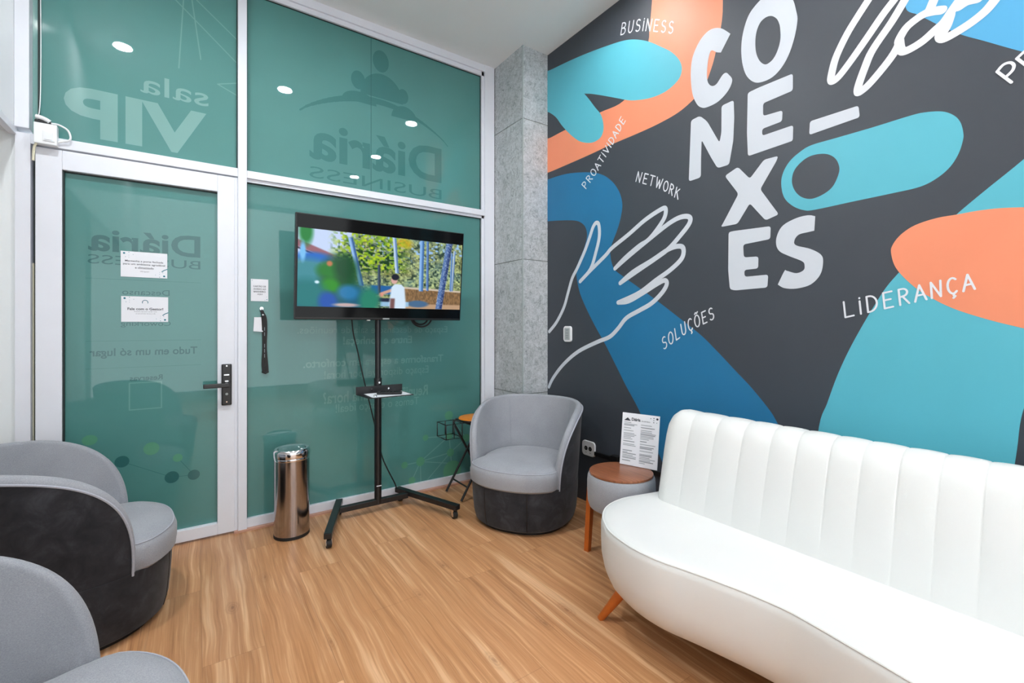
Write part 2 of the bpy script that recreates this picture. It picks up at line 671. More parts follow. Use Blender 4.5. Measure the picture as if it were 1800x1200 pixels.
# soffit over the recess: glossy face, lip under it
struct(MB().box(XL - 0.1, XS, YB - 0.1, 3.3, ZS, ZC).build('wall_left_upper', M['gloss_wall']), 'white bulkhead above the recess on the left')
struct(MB().box(XS - 0.022, XS + 0.004, YB, 3.098, ZS - 0.012, ZS + 0.02).build('trim_9', M['aluminium']), 'thin white lip along the bulkhead edge')

colm = MB()
colm.box(1.962, XR, 2.705, 3.3, 0, 0.694)
colm.box(1.962, XR, 2.705, 3.3, 0.70, 1.683)
colm.box(1.962, XR, 2.705, 3.3, 1.689, 2.714)
colm.box(1.962, XR, 2.705, 3.3, 2.72, ZC)
column = struct(colm.build('wall_column', M['column_stone'], weld=False), 'grey stone clad column in the corner')
gr = MB()
gr.box(1.965, XR, 2.708, 3.29, 0.69, 0.704).box(1.965, XR, 2.708, 3.29, 1.68, 1.692).box(1.965, XR, 2.708, 3.29, 2.711, 2.723)
gr.build('joint', M['grout'], column)
MB().box(1.9585, 1.966, 2.7015, 2.709, 0, ZC - 0.002).build('corner_bead', M['outlet_grey'], column)

# aluminium framing of the glass wall
AL = M['aluminium']
FB = 3.2
post = MB().box(XS, -0.649, YF, FB, 0, ZS - 0.0)
post.box(XS, -0.650, YF - 0.015, FB, 2.13, ZC, bev=0.003)
struct(post.build('trim_1', AL), 'white aluminium post at the left end of the glass wall')
struct(MB().box(0.198, 0.243, YF - 0.004, FB, 0, ZC, bev=0.002).build('trim_2', AL), 'white aluminium mullion beside the door')
jamb = MB().box(1.868, 1.955, YF - 0.004, FB, 0, ZC, bev=0.002).box(1.848, 1.868, 3.10, FB, 0, ZC)
struct(jamb.build('trim_3', AL), 'white aluminium jamb against the stone column')
struct(MB().box(-0.649, 0.198, YF, FB, 2.064, 2.112, bev=0.002).build('trim_4', AL), 'white transom above the door')
struct(MB().box(0.243, 1.868, YF, FB, 2.064, 2.108, bev=0.002).box(0.243, 1.868, 3.10, FB, 2.045, 2.066).build('trim_5', AL), 'white transom above the television')
struct(MB().box(-0.649, 1.868, YF, FB, 3.198, ZC, bev=0.002).box(-0.649, 1.868, 3.10, FB, 3.168, 3.2).build('trim_6', AL), 'white head rail under the ceiling')
struct(MB().box(0.243, 1.868, YF + 0.012, FB, 0.012, 0.064, bev=0.002).build('trim_7', AL), 'white bottom rail of the glass wall')
struct(MB().box(0.178, 1.955, YF - 0.012, YF + 0.02, 0, 0.012).build('trim_8', M['sill_pink']), 'thin pinkish strip along the foot of the glass wall')


def pane(name, label, x0, x1, z0, z1, mat):
    w = struct(MB().box(x0, x1, YG, YG + 0.01, z0, z1).build(name, mat), label)
    g = MB()
    e = 0.006
    g.box(x0, x0 + e, YG - 0.006, YG, z0, z1).box(x1 - e, x1, YG - 0.006, YG, z0, z1)
    g.box(x0, x1, YG - 0.006, YG, z1 - e, z1)
    g.build('gasket', M['gasket'], w)
    return w


win1 = pane('window_1', 'green frosted glass pane above the door', -0.63, 0.199, 2.111, 3.17, M['film'])
MB().box(-0.6490, -0.630, YG + 0.002, YG + 0.012, 2.111, 3.17).build('edge_strip', M['film_white'], win1)
win2 = pane('window_2', 'green frosted glass pane above the television', 0.242, 1.849, 2.107, 3.17, M['film'])
win3 = pane('window_3', 'tall green frosted glass pane behind the television stand', 0.242, 1.849, 0.063, 2.046, M['film'])
MB().box(0.980, 0.984, YG - 0.0006, YG + 0.001, 2.108, 3.165).build('pane_joint', M['film_deep'], win2)


def on_glass(d=0.0005):
    return lambda x, z: Vector((x, YG - d, z))


def film_poly(loops, name, mat, parent, d=0.0005):
    mb = MB()
    vs, fs = flat_union(*gather(loops))
    mb.add([Vector((v[0], YG - d, v[1])) for v in vs], fs)
    return mb.build(name, mat, parent, weld=False)


# printing on the outside of the glass, read from behind (mirrored)
t = MB()
text_fit(t, 'VIP', -0.540, 0.046, 2.150, 2.40, on_glass(), bold=0.035, mirror=True)
text_fit(t, 'sala', -0.245, 0.056, 2.440, 2.545, on_glass(), bold=0.004, mirror=True)
t.build('lettering', M['film_white'], win1, weld=False)
lines = [[(-0.30, 3.17), (0.19, 2.74)], [(-0.18, 3.17), (0.199, 2.87)], [(-0.05, 3.17), (-0.08, 2.62)], [(-0.04, 3.17), (0.02, 2.70)],
         [(0.10, 2.585), (0.199, 2.62)], [(0.10, 2.585), (0.199, 2.545)]]
film_poly([ribbon(l, 0.006) for l in lines], 'printed_lines', M['film_pale'], win1, 0.0003)

t = MB()
text_fit(t, 'Diária', 0.59, 1.510, 2.262, 2.52, on_glass(), bold=0.022, mirror=True)
text_fit(t, 'BUSINESS', 0.59, 1.510, 2.142, 2.215, on_glass(), bold=-0.004, mirror=True)
t.build('lettering', M['film_dark'], win2, weld=False)
arc = [Vector((0.534 + 1.028 * k / 30, 2.553 + 0.19 * math.sin(PI * k / 30) ** 0.8)) for k in range(31)]
logo = [ribbon(arc, lambda s: 0.006 + 0.05 * math.sin(PI * s) * (1 - 0.6 * s))]
for cx, cz, r, hx, hz in ((0.905, 2.735, 0.062, 0.115, 0.07), (1.06, 2.80, 0.075, 0.15, 0.17), (1.22, 2.70, 0.052, 0.095, 0.09)):
    dome = disc2(cx, cz - 0.03, hx, hz, 20, 0, PI)
    logo.append(fill_poly([dome]))
    logo.append(fill_poly([disc2(cx - 0.01, cz + hz + r * 0.75, r * 0.75, r)]))
film_poly(logo, 'printed_emblem', M['film_dark'], win2, 0.0003)

t = MB()
for body, x0, x1, z0, z1, bold in (('Espaço de descanso e sala de reuniões.', 0.52, 1.558, 1.135, 1.195, 0.0), ('Entre e conheça!', 0.797, 1.277, 1.062, 1.128, 0.02),
                                   ('Transforme a espera em conforto.', 0.554, 1.525, 0.915, 0.985, 0.02), ('Espaço disponível por hora!', 0.680, 1.405, 0.838, 0.908, 0.0),
                                   ('Reunião de última hora?', 0.672, 1.400, 0.692, 0.768, 0.02), ('Temos o espaço ideal!', 0.75, 1.33, 0.612, 0.685, 0.0)):
    text_fit(t, body, x0, x1, z0, z1, on_glass(), bold=bold, mirror=True)
t.build('lettering', M['film_pale'], win3, weld=False)
dots = [(1.572, 0.52, 0.034), (1.382, 0.378, 0.022), (1.575, 0.365, 0.026), (1.342, 0.21, 0.033), (1.221, 0.205, 0.024), (1.585, 0.238, 0.03), (1.277, 0.085, 0.026), (1.60, 0.10, 0.075), (1.72, 0.33, 0.03)]
links = [(1, 2), (2, 3), (2, 5), (3, 5), (3, 4), (3, 6), (2, 8), (5, 8), (5, 7), (0, 8)]
film_poly([ribbon([(dots[a][0], dots[a][1]), (dots[b][0], dots[b][1])], 0.007) for a, b in links] +
          [ribbon([(1.342, 0.21), (1.345, 0.07)], 0.006), ribbon([(1.585, 0.238), (1.40, 0.07)], 0.007), ribbon([(1.342, 0.21), (1.59, 0.155)], 0.006)],
          'printed_lines', M['film_pale'], win3, 0.0003)
film_poly([fill_poly([disc2(x, z, r, r)]) for x, z, r in dots], 'printed_dots', M['film_green'], win3, 0.0006)

# ------------------------------------------------------------------ the door
door = struct(empty('door_1', (0, 0, 0)), 'white framed glass door with black lever lock')
lf = MB()
lf.box(-0.634, -0.541, YF + 0.004, FB - 0.02, 0.012, 2.056, bev=0.003)
lf.box(0.098, 0.182, YF + 0.004, FB - 0.02, 0.012, 2.056, bev=0.003)
lf.box(-0.541, 0.098, YF + 0.004, FB - 0.02, 1.962, 2.056, bev=0.003)
lf.box(-0.541, 0.098, YF + 0.004, FB - 0.02, 0.012, 0.076, bev=0.003)
lf.build('door_frame', AL, door)
dglass = MB().box(-0.541, 0.098, YG, YG + 0.01, 0.076, 1.962).build('door_pane', M['film'], door)
g = MB()
g.box(-0.541, -0.535, YG - 0.02, YG, 0.55, 1.962).box(-0.541, 0.098, YG - 0.006, YG, 1.956, 1.962)
g.build('gasket', M['gasket'], dglass)
MB().box(-0.6480, -0.6340, YF + 0.05, FB - 0.01, 0.0, 2.06).build('door_gap', M['gasket'], door)
MB().box(-0.6475, -0.6440, YF + 0.03, YF + 0.055, 0.4, 1.5).build('weather_strip', M['badge_yellow'], door)
MB().box(0.182, 0.198, YF + 0.012, FB - 0.01, 0.0, 2.06).build('door_stop', AL, door)
t = MB()
text_fit(t, 'Diária', -0.451, 0.018, 1.580, 1.70, on_glass(), bold=0.022, mirror=True)
text_fit(t, 'BUSINESS', -0.453, 0.018, 1.515, 1.562, on_glass(), bold=-0.004, mirror=True)
text_fit(t, 'Descanso', -0.319, -0.121, 1.362, 1.392, on_glass(), mirror=True)
text_fit(t, 'Coworking', -0.325, -0.116, 1.190, 1.224, on_glass(), mirror=True)
text_fit(t, 'Tudo em um só lugar', -0.446, 0.004, 1.030, 1.083, on_glass(), bold=0.02, mirror=True)
text_fit(t, 'Reservas', -0.289, -0.151, 0.908, 0.936, on_glass(), bold=0.02, mirror=True)
t.build('lettering', M['film_deep'], dglass, weld=False)
film_poly([ribbon([(-0.46, z), (0.02, z)], 0.002) for z in (1.44, 1.12, 0.98)], 'printed_lines', M['film_dark'], dglass, 0.0003)
film_poly([ribbon(l, 0.006) for l in ([(-0.29, 0.756), (-0.156, 0.756)], [(-0.29, 0.897), (-0.156, 0.897)], [(-0.29, 0.756), (-0.29, 0.897)], [(-0.156, 0.756), (-0.156, 0.897)])],
          'printed_border', M['film_pale'], dglass, 0.0004)
film_poly([fill_poly([disc2(x, z, r, r)]) for x, z, r in ((-0.199, 0.540, 0.034), (-0.085, 0.472, 0.022))] + [fill_poly([disc2(-0.445, 0.62, 0.03, 0.026)])],
          'printed_dots', M['film_green'], dglass, 0.0004)
film_poly([fill_poly([disc2(x, z, r, r)]) for x, z, r in ((-0.32, 0.49, 0.03), (-0.111, 0.37, 0.032), (-0.012, 0.365, 0.028))], 'printed_dots', M['film_deep'], dglass, 0.0004)
film_poly([ribbon(l, 0.003) for l in ([(-0.32, 0.49), (-0.111, 0.37)], [(-0.085, 0.472), (-0.012, 0.365)], [(-0.111, 0.37), (-0.012, 0.365)])], 'printed_lines', M['film_dark'], dglass, 0.0003)

lock = MB().box(0.117, 0.167, YF - 0.014, YF + 0.005, 0.745, 0.980, bev=0.006).build('lock_plate', M['black_plastic'], door)
MB().tube([(0.142, YF - 0.012, 0.865), (0.142, YF - 0.05, 0.865)], 0.011).box(0.030, 0.156, YF - 0.062, YF - 0.045, 0.852, 0.876, bev=0.004).build('lever_handle', M['black_metal'], lock)
MB().tube([(0.142, YF - 0.012, 0.970), (0.142, YF - 0.016, 0.970)], 0.004).tube([(0.142, YF - 0.012, 0.765), (0.142, YF - 0.016, 0.765)], 0.004) \
    .box(0.129, 0.154, YF - 0.0148, YF - 0.013, 0.916, 0.922).box(0.134, 0.150, YF - 0.0148, YF - 0.013, 0.880, 0.886).build('lock_markings', M['chrome'], lock)
MB().tube([(0.142, YF - 0.012, 0.81), (0.142, YF - 0.017, 0.81)], 0.007).build('keyhole', M['outlet_grey'], lock)


# ------------------------------------------------------------------ mural (paint on the wall)
def c1(*p): return [(x / 4 + 860, y / 4) for x, y in p]
def c2(*p): return [(x / 3 + 1200, y / 3) for x, y in p]
def c3(*p): return [(x / 2.727 + 940, y / 2.727 + 280) for x, y in p]
def c4(*p): return [(x / 2.4 + 1300, y / 2.4 + 350) for x, y in p]
def c5(*p): return [(x / 5 + 1440, y / 5) for x, y in p]


class RawLoop(list):
    pass



def mural(name, mat, loops=(), ribbons=(), level=1):
    mb = MB()
    d = 0.0004 * level
    for lps in loops:
        sm = [[on_mural(p.x, p.y) for p in (lp if isinstance(lp, RawLoop) else catmull(lp, True, 5))] for lp in lps]
        vs, fs = fill_poly(sm)
        mb.add([Vector((XR - d, v.x, v.y)) for v in vs], fs)
    if ribbons:
        vs, fs = flat_union(*gather([ribbon([on_mural(p[0], p[1]) for p in path], w) for path, w in ribbons]))
        mb.add([Vector((XR - d, v[0], v[1])) for v in vs], fs)
    return mb.build(name, mat, wall_right, weld=False)


orange_a = [(1148, -45), (1148, -45)] + c1((1145, 0), (1135, 130), (1125, 200), (1120, 290), (1060, 520), (945, 708), (780, 790), (650, 860), (525, 918), (430, 968)) + [(961, 243), (961, 243), (961, 304), (961, 304)] + \
    c1((455, 1197), (700, 1090), (850, 1020), (1050, 935), (1200, 865), (1330, 790), (1430, 705), (1505, 620), (1545, 530), (1585, 400), (1628, 195), (1640, 100), (1643, 0)) + [(1273, -140), (1273, -140)]
teal_a = [(961, 124), (961, 124)] + c1((430, 492), (560, 430), (700, 370), (850, 315), (950, 285), (1030, 278), (1120, 292), (1200, 325), (1280, 365), (1335, 420), (1355, 480), (1340, 545), (1290, 605), (1220, 655), (1120, 692), (1000, 706), (900, 690), (800, 672), (720, 660), (668, 658), (668, 658), (700, 695), (745, 755), (785, 805), (803, 870), (800, 930), (775, 975), (720, 1003), (650, 998), (600, 970), (550, 925), (510, 880), (470, 825), (430, 795)) + [(961, 196), (961, 196)]
blue_b = [(961, 316), (961, 316)] + c3((150, 70), (250, 62), (320, 72), (370, 105), (405, 155), (420, 215), (412, 280), (395, 340), (372, 400), (362, 440), (368, 490), (385, 530), (430, 565), (500, 615), (590, 680), (700, 765), (800, 845), (880, 925), (960, 1010), (1040, 1095), (1125, 1200)) + [(1366, 742), (1400, 805), (1430, 870), (1430, 870), (1180, 880), (1180, 880), (1166, 817), (1145, 772), (1124, 722)] + \
    c3((440, 1090), (400, 1010), (340, 890), (290, 800), (250, 720), (220, 650), (205, 590), (200, 540), (210, 490), (235, 430), (250, 370), (245, 330), (225, 305), (190, 293), (120, 293)) + [(961, 389), (961, 389)]
sky_c = [(1603, -40), (1603, -40)] + c5((760, 65), (870, 130), (960, 175), (1050, 220), (1250, 305), (1450, 360), (1790, 455)) + [(1900, 115), (2050, 150), (2180, 175), (2260, 120), (2280, 0), (2260, -260), (2260, -260)]
teal_d = c4((335, 960), (370, 860), (410, 750), (460, 640), (520, 530), (580, 430), (620, 370), (670, 312)) + [(1630, 425), (1680, 378)] + c2((1600, 1000), (1800, 838)) + [(1900, 192), (1960, 150), (2015, 160), (2010, 240), (1925, 420), (1845, 580), (1812, 680), (1795, 735), (1788, 788), (1780, 840), (1770, 900), (1770, 900), (1425, 870), (1425, 870)]
orange_e = c4((640, 230), (645, 195), (680, 150), (740, 110), (830, 80), (915, 65), (1010, 48), (1100, 38), (1200, 34)) + [(1880, 362), (1960, 376), (2035, 415), (2068, 495), (2035, 580), (1960, 606), (1880, 597)] + c4((1200, 545), (1050, 508), (900, 460), (790, 405), (720, 355), (660, 290))
mural('mural_orange_band', M['mural_orange'], [[orange_a]], level=1)
mural('mural_teal_shape', M['mural_teal'], [[teal_a]], level=2)
mural('mural_blue_shape', M['mural_blue'], [[blue_b]], level=1)
mural('mural_sky_shape', M['mural_sky'], [[sky_c]], level=1)
mural('mural_teal_wave', M['mural_teal'], [[teal_d]], level=1)
mural('mural_orange_leaf', M['mural_orange'], [[orange_e]], level=2)
pill = c2((1480, 700), (1478, 740), (1455, 810), (1410, 880), (1340, 940), (1250, 985), (1100, 1020), (900, 1062), (700, 1105), (640, 1108), (580, 1085), (535, 1040), (520, 970), (530, 910), (565, 850), (620, 800), (680, 765), (800, 730), (1000, 672), (1200, 610), (1280, 592), (1370, 588), (1430, 608), (1465, 645))
pill_h = c2((826, 880), (820, 925), (790, 985), (740, 1025), (680, 1048), (630, 1040), (595, 1010), (577, 965), (582, 915), (605, 875), (650, 835), (700, 815), (760, 812), (805, 835))
mural('mural_teal_pill', M['mural_teal'], [[pill, pill_h]], level=1)


def dbl(lp):
    """round each corner of a polygon a little and keep its sides straight"""
    out = RawLoop()
    n = len(lp)
    for i in range(n):
        a, b, c = Vector(lp[i - 1]), Vector(lp[i]), Vector(lp[(i + 1) % n])
        p = b + (a - b).normalized() * min(5.0, (a - b).length * 0.4)
        q = b + (c - b).normalized() * min(5.0, (c - b).length * 0.4)
        for k in range(6):
            t = k / 5
            out.append(p * (1 - t) ** 2 + b * 2 * t * (1 - t) + q * t * t)
    return out


big = []
C_ = c1((1697, 238), (1697, 238), (1630, 370), (1630, 370), (1600, 368), (1565, 355), (1548, 390), (1535, 470), (1533, 550), (1545, 590), (1570, 605), (1600, 590), (1640, 530), (1665, 512), (1685, 525), (1710, 565), (1680, 640), (1610, 715), (1530, 755), (1490, 755), (1460, 730), (1430, 660), (1418, 540), (1425, 430), (1450, 350), (1490, 275), (1540, 220), (1590, 198), (1640, 203))
O_ = c2((600, 60), (606, 110), (590, 200), (560, 290), (520, 360), (470, 410), (410, 435), (370, 430), (335, 395), (315, 330), (310, 250), (320, 170), (345, 90), (380, 35), (430, -15), (490, -40), (540, -38), (580, -5))
Oh = c2((515, 150), (516, 210), (500, 270), (475, 315), (440, 340), (410, 325), (390, 285), (384, 230), (390, 170), (410, 120), (440, 92), (470, 85), (495, 98), (508, 120))
S_ = c4((320, 72), (320, 72), (316, 133), (316, 133), (290, 139), (250, 150), (232, 175), (240, 195), (300, 210), (345, 235), (353, 270), (340, 320), (300, 360), (240, 377), (190, 375), (162, 360), (162, 360), (190, 303), (200, 302), (240, 312), (270, 300), (275, 280), (265, 262), (210, 240), (170, 220), (155, 190), (160, 150), (185, 110), (240, 80), (290, 68))
N_ = dbl(c2((33, 957), (45, 635), (92, 611), (130, 640), (195, 752), (205, 700), (206, 558), (270, 528), (273, 620), (268, 740), (246, 868), (185, 887), (150, 830), (101, 738), (98, 830), (97, 935)))
E_ = dbl(c2((345, 824), (340, 700), (344, 490), (400, 463), (582, 388), (582, 478), (425, 545), (425, 612), (528, 582), (525, 640), (420, 680), (420, 716), (584, 660), (582, 742), (560, 750)))
X_ = dbl(c2((223, 928), (292, 880), (355, 942), (430, 842), (505, 822), (495, 850), (410, 998), (508, 1130), (438, 1162), (355, 1072), (290, 1180), (202, 1197), (215, 1175), (295, 1022)))
B_ = dbl(c2((668, 712), (672, 640), (928, 557), (935, 618)))
E2 = dbl(c3((930, 350), (950, 344), (1132, 320), (1130, 382), (1000, 408), (1003, 470), (1073, 465), (1072, 523), (1005, 530), (1007, 563), (1120, 552), (1116, 614), (960, 628), (936, 622), (928, 530)))
for nm, lps in (('mural_letter', [C_]), ('mural_letter', [O_, Oh]), ('mural_letter', [N_]), ('mural_letter', [E_]), ('mural_letter', [X_]), ('mural_letter', [B_]), ('mural_letter', [E2]), ('mural_letter', [S_])):
    mural(nm, M['mural_grey'], [lps], level=4)

hand = c3((70, 825), (105, 780), (140, 710), (160, 640), (180, 570), (205, 520), (240, 440), (265, 370), (280, 325), (295, 304), (308, 315), (310, 370), (295, 440), (268, 525), (218, 585), (218, 585), (270, 530), (340, 460), (370, 425), (450, 360), (530, 290), (600, 243), (627, 236), (622, 280), (580, 345), (540, 390), (500, 415), (430, 475), (385, 523), (385, 523), (450, 465), (540, 390), (640, 310), (700, 277), (742, 277), (740, 310), (690, 375), (640, 430), (580, 475), (500, 530), (410, 593), (410, 593), (470, 540), (560, 485), (640, 432), (690, 416), (713, 428), (705, 475), (650, 530), (580, 580), (500, 640), (400, 686), (400, 686), (450, 680), (520, 640), (590, 595), (625, 580), (633, 600), (610, 640), (560, 690), (500, 725), (440, 760), (400, 810), (360, 850), (300, 875), (210, 920), (140, 980), (90, 1045), (68, 1090))
mural('mural_hand', M['mural_grey'], ribbons=[(catmull(hand, False, 5), 0.027)], level=3)
fing = [c5((440, -10), (330, 160), (240, 310), (150, 500), (112, 640), (105, 700), (125, 712), (180, 665), (290, 520), (430, 320), (560, 130), (660, 0), (700, -50)),
        c5((760, -10), (640, 190), (470, 440), (400, 600), (350, 740), (340, 800), (360, 808), (440, 740), (560, 600), (650, 480), (700, 390), (705, 345), (770, 240), (880, 150), (960, 100), (1000, 20), (1020, -30)),
        c5((960, 110), (1030, 95), (1080, 90)),
        c5((705, 360), (720, 440), (770, 445), (900, 370), (1020, 265), (1100, 190), (1170, 90), (1250, -20)),
        c5((1060, 310), (1070, 335), (1110, 335), (1220, 275), (1350, 190), (1470, 90), (1560, -20)),
        c5((1080, 300), (1120, 230), (1150, 140)),
        c5((1230, 60), (1310, 10), (1400, -12))]
mural('mural_hand', M['mural_white'], ribbons=[(catmull(f, False, 5), lambda s: 0.029) for f in fing], level=3)

A7 = lambda cx, cy, rx, ry, a0, a1, n=9: [(cx + rx * math.cos(math.radians(a0 + (a1 - a0) * k / n)), cy + ry * math.sin(math.radians(a0 + (a1 - a0) * k / n))) for k in range(n + 1)]
S_SH = A7(0.5, 0.76, 0.36, 0.24, 40, 260) + A7(0.5, 0.26, 0.4, 0.26, 80, -140)
GL = {'A': [[(0, 0), (0.5, 1), (1, 0)], [(0.2, 0.36), (0.8, 0.36)]], 'B': [[(0.1, 0), (0.1, 1)], [(0.1, 1)] + A7(0.4, 0.78, 0.4, 0.22, 90, -90) + [(0.1, 0.54)], [(0.1, 0.54)] + A7(0.45, 0.27, 0.45, 0.27, 90, -90) + [(0.1, 0)]],
      'C': [A7(0.55, 0.5, 0.45, 0.5, 50, 310, 14)], 'D': [[(0.1, 0), (0.1, 1)] + A7(0.3, 0.5, 0.65, 0.5, 90, -90, 12) + [(0.1, 0)]], 'E': [[(0.9, 1), (0.15, 1), (0.15, 0), (0.9, 0)], [(0.15, 0.52), (0.75, 0.52)]],
      'I': [[(0.5, 0), (0.5, 0.82)], [(0.5, 1.0), (0.52, 1.03)]], 'K': [[(0.1, 0), (0.1, 1)], [(0.85, 1), (0.1, 0.42)], [(0.35, 0.6), (0.95, 0)]], 'L': [[(0.15, 1), (0.15, 0), (0.9, 0)]],
      'N': [[(0.05, 0), (0.1, 1), (0.85, 0), (0.95, 1)]], 'O': [A7(0.5, 0.5, 0.48, 0.5, 90, 450, 18)], 'P': [[(0.1, 0), (0.1, 1)], [(0.1, 1)] + A7(0.4, 0.74, 0.45, 0.26, 90, -90) + [(0.1, 0.46)]],
      'R': [[(0.1, 0), (0.1, 1)], [(0.1, 1)] + A7(0.4, 0.76, 0.42, 0.24, 90, -90) + [(0.1, 0.5)], [(0.4, 0.5), (0.9, 0)]], 'S': [S_SH], 'T': [[(0, 1), (1, 1)], [(0.5, 1), (0.5, 0)]],
      'U': [[(0.08, 1), (0.1, 0.35)] + A7(0.5, 0.35, 0.4, 0.35, 180, 360) + [(0.92, 1)]], 'V': [[(0, 1), (0.5, 0), (1, 1)]], 'W': [[(0, 1), (0.25, 0), (0.5, 0.8), (0.75, 0), (1, 1)]]}
GL['Ç'] = GL['C'] + [[(0.58, 0.0), (0.55, -0.12), (0.68, -0.18), (0.5, -0.28)]]
GL['Õ'] = GL['O'] + [[(0.2, 1.14), (0.4, 1.24), (0.6, 1.14), (0.8, 1.24)]]


def word(text, base, up, wfac=0.62, w=0.0068, mat='mural_white', scale=None):
    bl = catmull(base, False, 24)
    L = [0]
    for a, b in zip(bl, bl[1:]):
        L.append(L[-1] + (b - a).length)
    adv = [0.45 if ch == 'I' else (1.25 if ch == 'W' else 1.0) for ch in text]
    tot = sum(adv)

    def at(s):
        s = max(0, min(L[-1], s))
        for i in range(1, len(L)):
            if L[i] >= s:
                f = (s - L[i - 1]) / max(1e-9, L[i] - L[i - 1])
                return bl[i - 1].lerp(bl[i], f)
        return bl[-1]
    rb, acc = [], 0
    for k, ch in enumerate(text):
        s0, s1 = acc / tot * L[-1], (acc + adv[k]) / tot * L[-1]
        acc += adv[k]
        pad = (s1 - s0) * 0.15
        a, b = at(s0 + pad), at(s1 - pad)
        f = k / (len(text) - 1)
        sc = 1 if scale is None else scale[0] + (scale[1] - scale[0]) * f
        for st in GL[ch]:
            pts = [a + (b - a) * x + Vector(up) * y * sc for x, y in st]
            dense = []
            for p, q in zip(pts, pts[1:]):
                dense += [p, p.lerp(q, 0.5)]
            rb.append((dense + [pts[-1]], w))
    mural('mural_word', M[mat], ribbons=rb, level=5)


word('BUSINESS', c1((915, 248), (1085, 216), (1300, 238)), (3, -20.5), w=0.0072)
word('PROATIVIDADE', [(1029, 334), (1058, 289), (1101, 210)], (-7.5, -7.5), w=0.0068)
word('NETWORK', c3((480, 104), (600, 140), (692, 194)), (4, -17), w=0.0068)
word('SOLUÇÕES', c3((612, 917), (735, 828), (868, 760)), (-3, -20), w=0.0068)
word('LIDERANÇA', c4((430, 502), (640, 455), (1003, 376)), (-3, -27), w=0.0068)
pe = [c5((1690, 725), (1565, 630)), c5((1565, 630), (1620, 570), (1680, 552), (1712, 575), (1700, 620), (1650, 670)),
      c5((1880, 620), (1738, 515), (1840, 420)), c5((1810, 570), (1880, 500))]
mural('mural_word', M['mural_white'], ribbons=[(catmull(p, False, 5) if len(p) > 3 else p, 0.0085) for p in pe], level=5)

# ------------------------------------------------------------------ ceiling downlights
def downlight(x, y, label, k=1.0):
    t = tag(empty('downlight', (x, y, ZC)), label, 'ceiling light', 'recessed ceiling downlights')
    MB().lathe([(0.052, 0), (0.068, 0.0), (0.070, -0.003), (0.066, -0.006), (0.054, -0.005), (0.052, -0.001)], n=40).build('trim_ring', M['lamp_trim'], t)
    MB().lathe([(0.0, -0.003), (0.0535, -0.003)], n=40).build('diffuser', M['diffuser'], t)
    ld = bpy.data.lights.new('lamp_light', 'AREA')
    ld.shape = 'DISK'
    ld.size = 0.11
    ld.energy = LAMP_W * k
    ld.spread = math.radians(170)
    ld.color = LAMP_COL
    lo = bpy.data.objects.new('lamp_light', ld)
    COL.objects.link(lo)
    lo.parent = t
    lo.location = (0, 0, -0.012)


for x, y, lab, kk in ((-0.445, 1.86, 'round downlight over the floor before the glass door', 1.35), (0.63, 1.86, 'round downlight over the floor in front of the television', 1.25),
                  (1.79, 1.85, 'round downlight by the mural wall between armchair and sofa', 0.24), (1.79, 0.74, 'round downlight above the near half of the white sofa', 0.3),
                  (1.79, -0.17, 'round downlight above the far end of the white sofa', 0.35), (-0.40, -1.12, 'added unseen downlight behind the camera on the recess side', 1.5),  # the row behind the camera is unseen, added for more even light
                  (0.63, -1.12, 'added unseen downlight behind the camera mid room', 1.3), (1.79, -1.12, 'added unseen downlight behind the sofa end by the mural', 0.5)):
    downlight(x, y, lab, kk)


# ------------------------------------------------------------------ tub armchairs
def sup(phi, r, n=2.35):
    """plan radius of the rounded square tub at angle phi from the back"""
    c, s = abs(math.cos(phi)), abs(math.sin(phi))
    return r / ((c ** n + s ** n) ** (1 / n))


def polar(phi, r, z):                    # phi 0 = back (+Y local), seat opens to -Y
    rr = sup(phi, r) * 0.965
    return Vector((rr * math.sin(phi), rr * math.cos(phi), z))


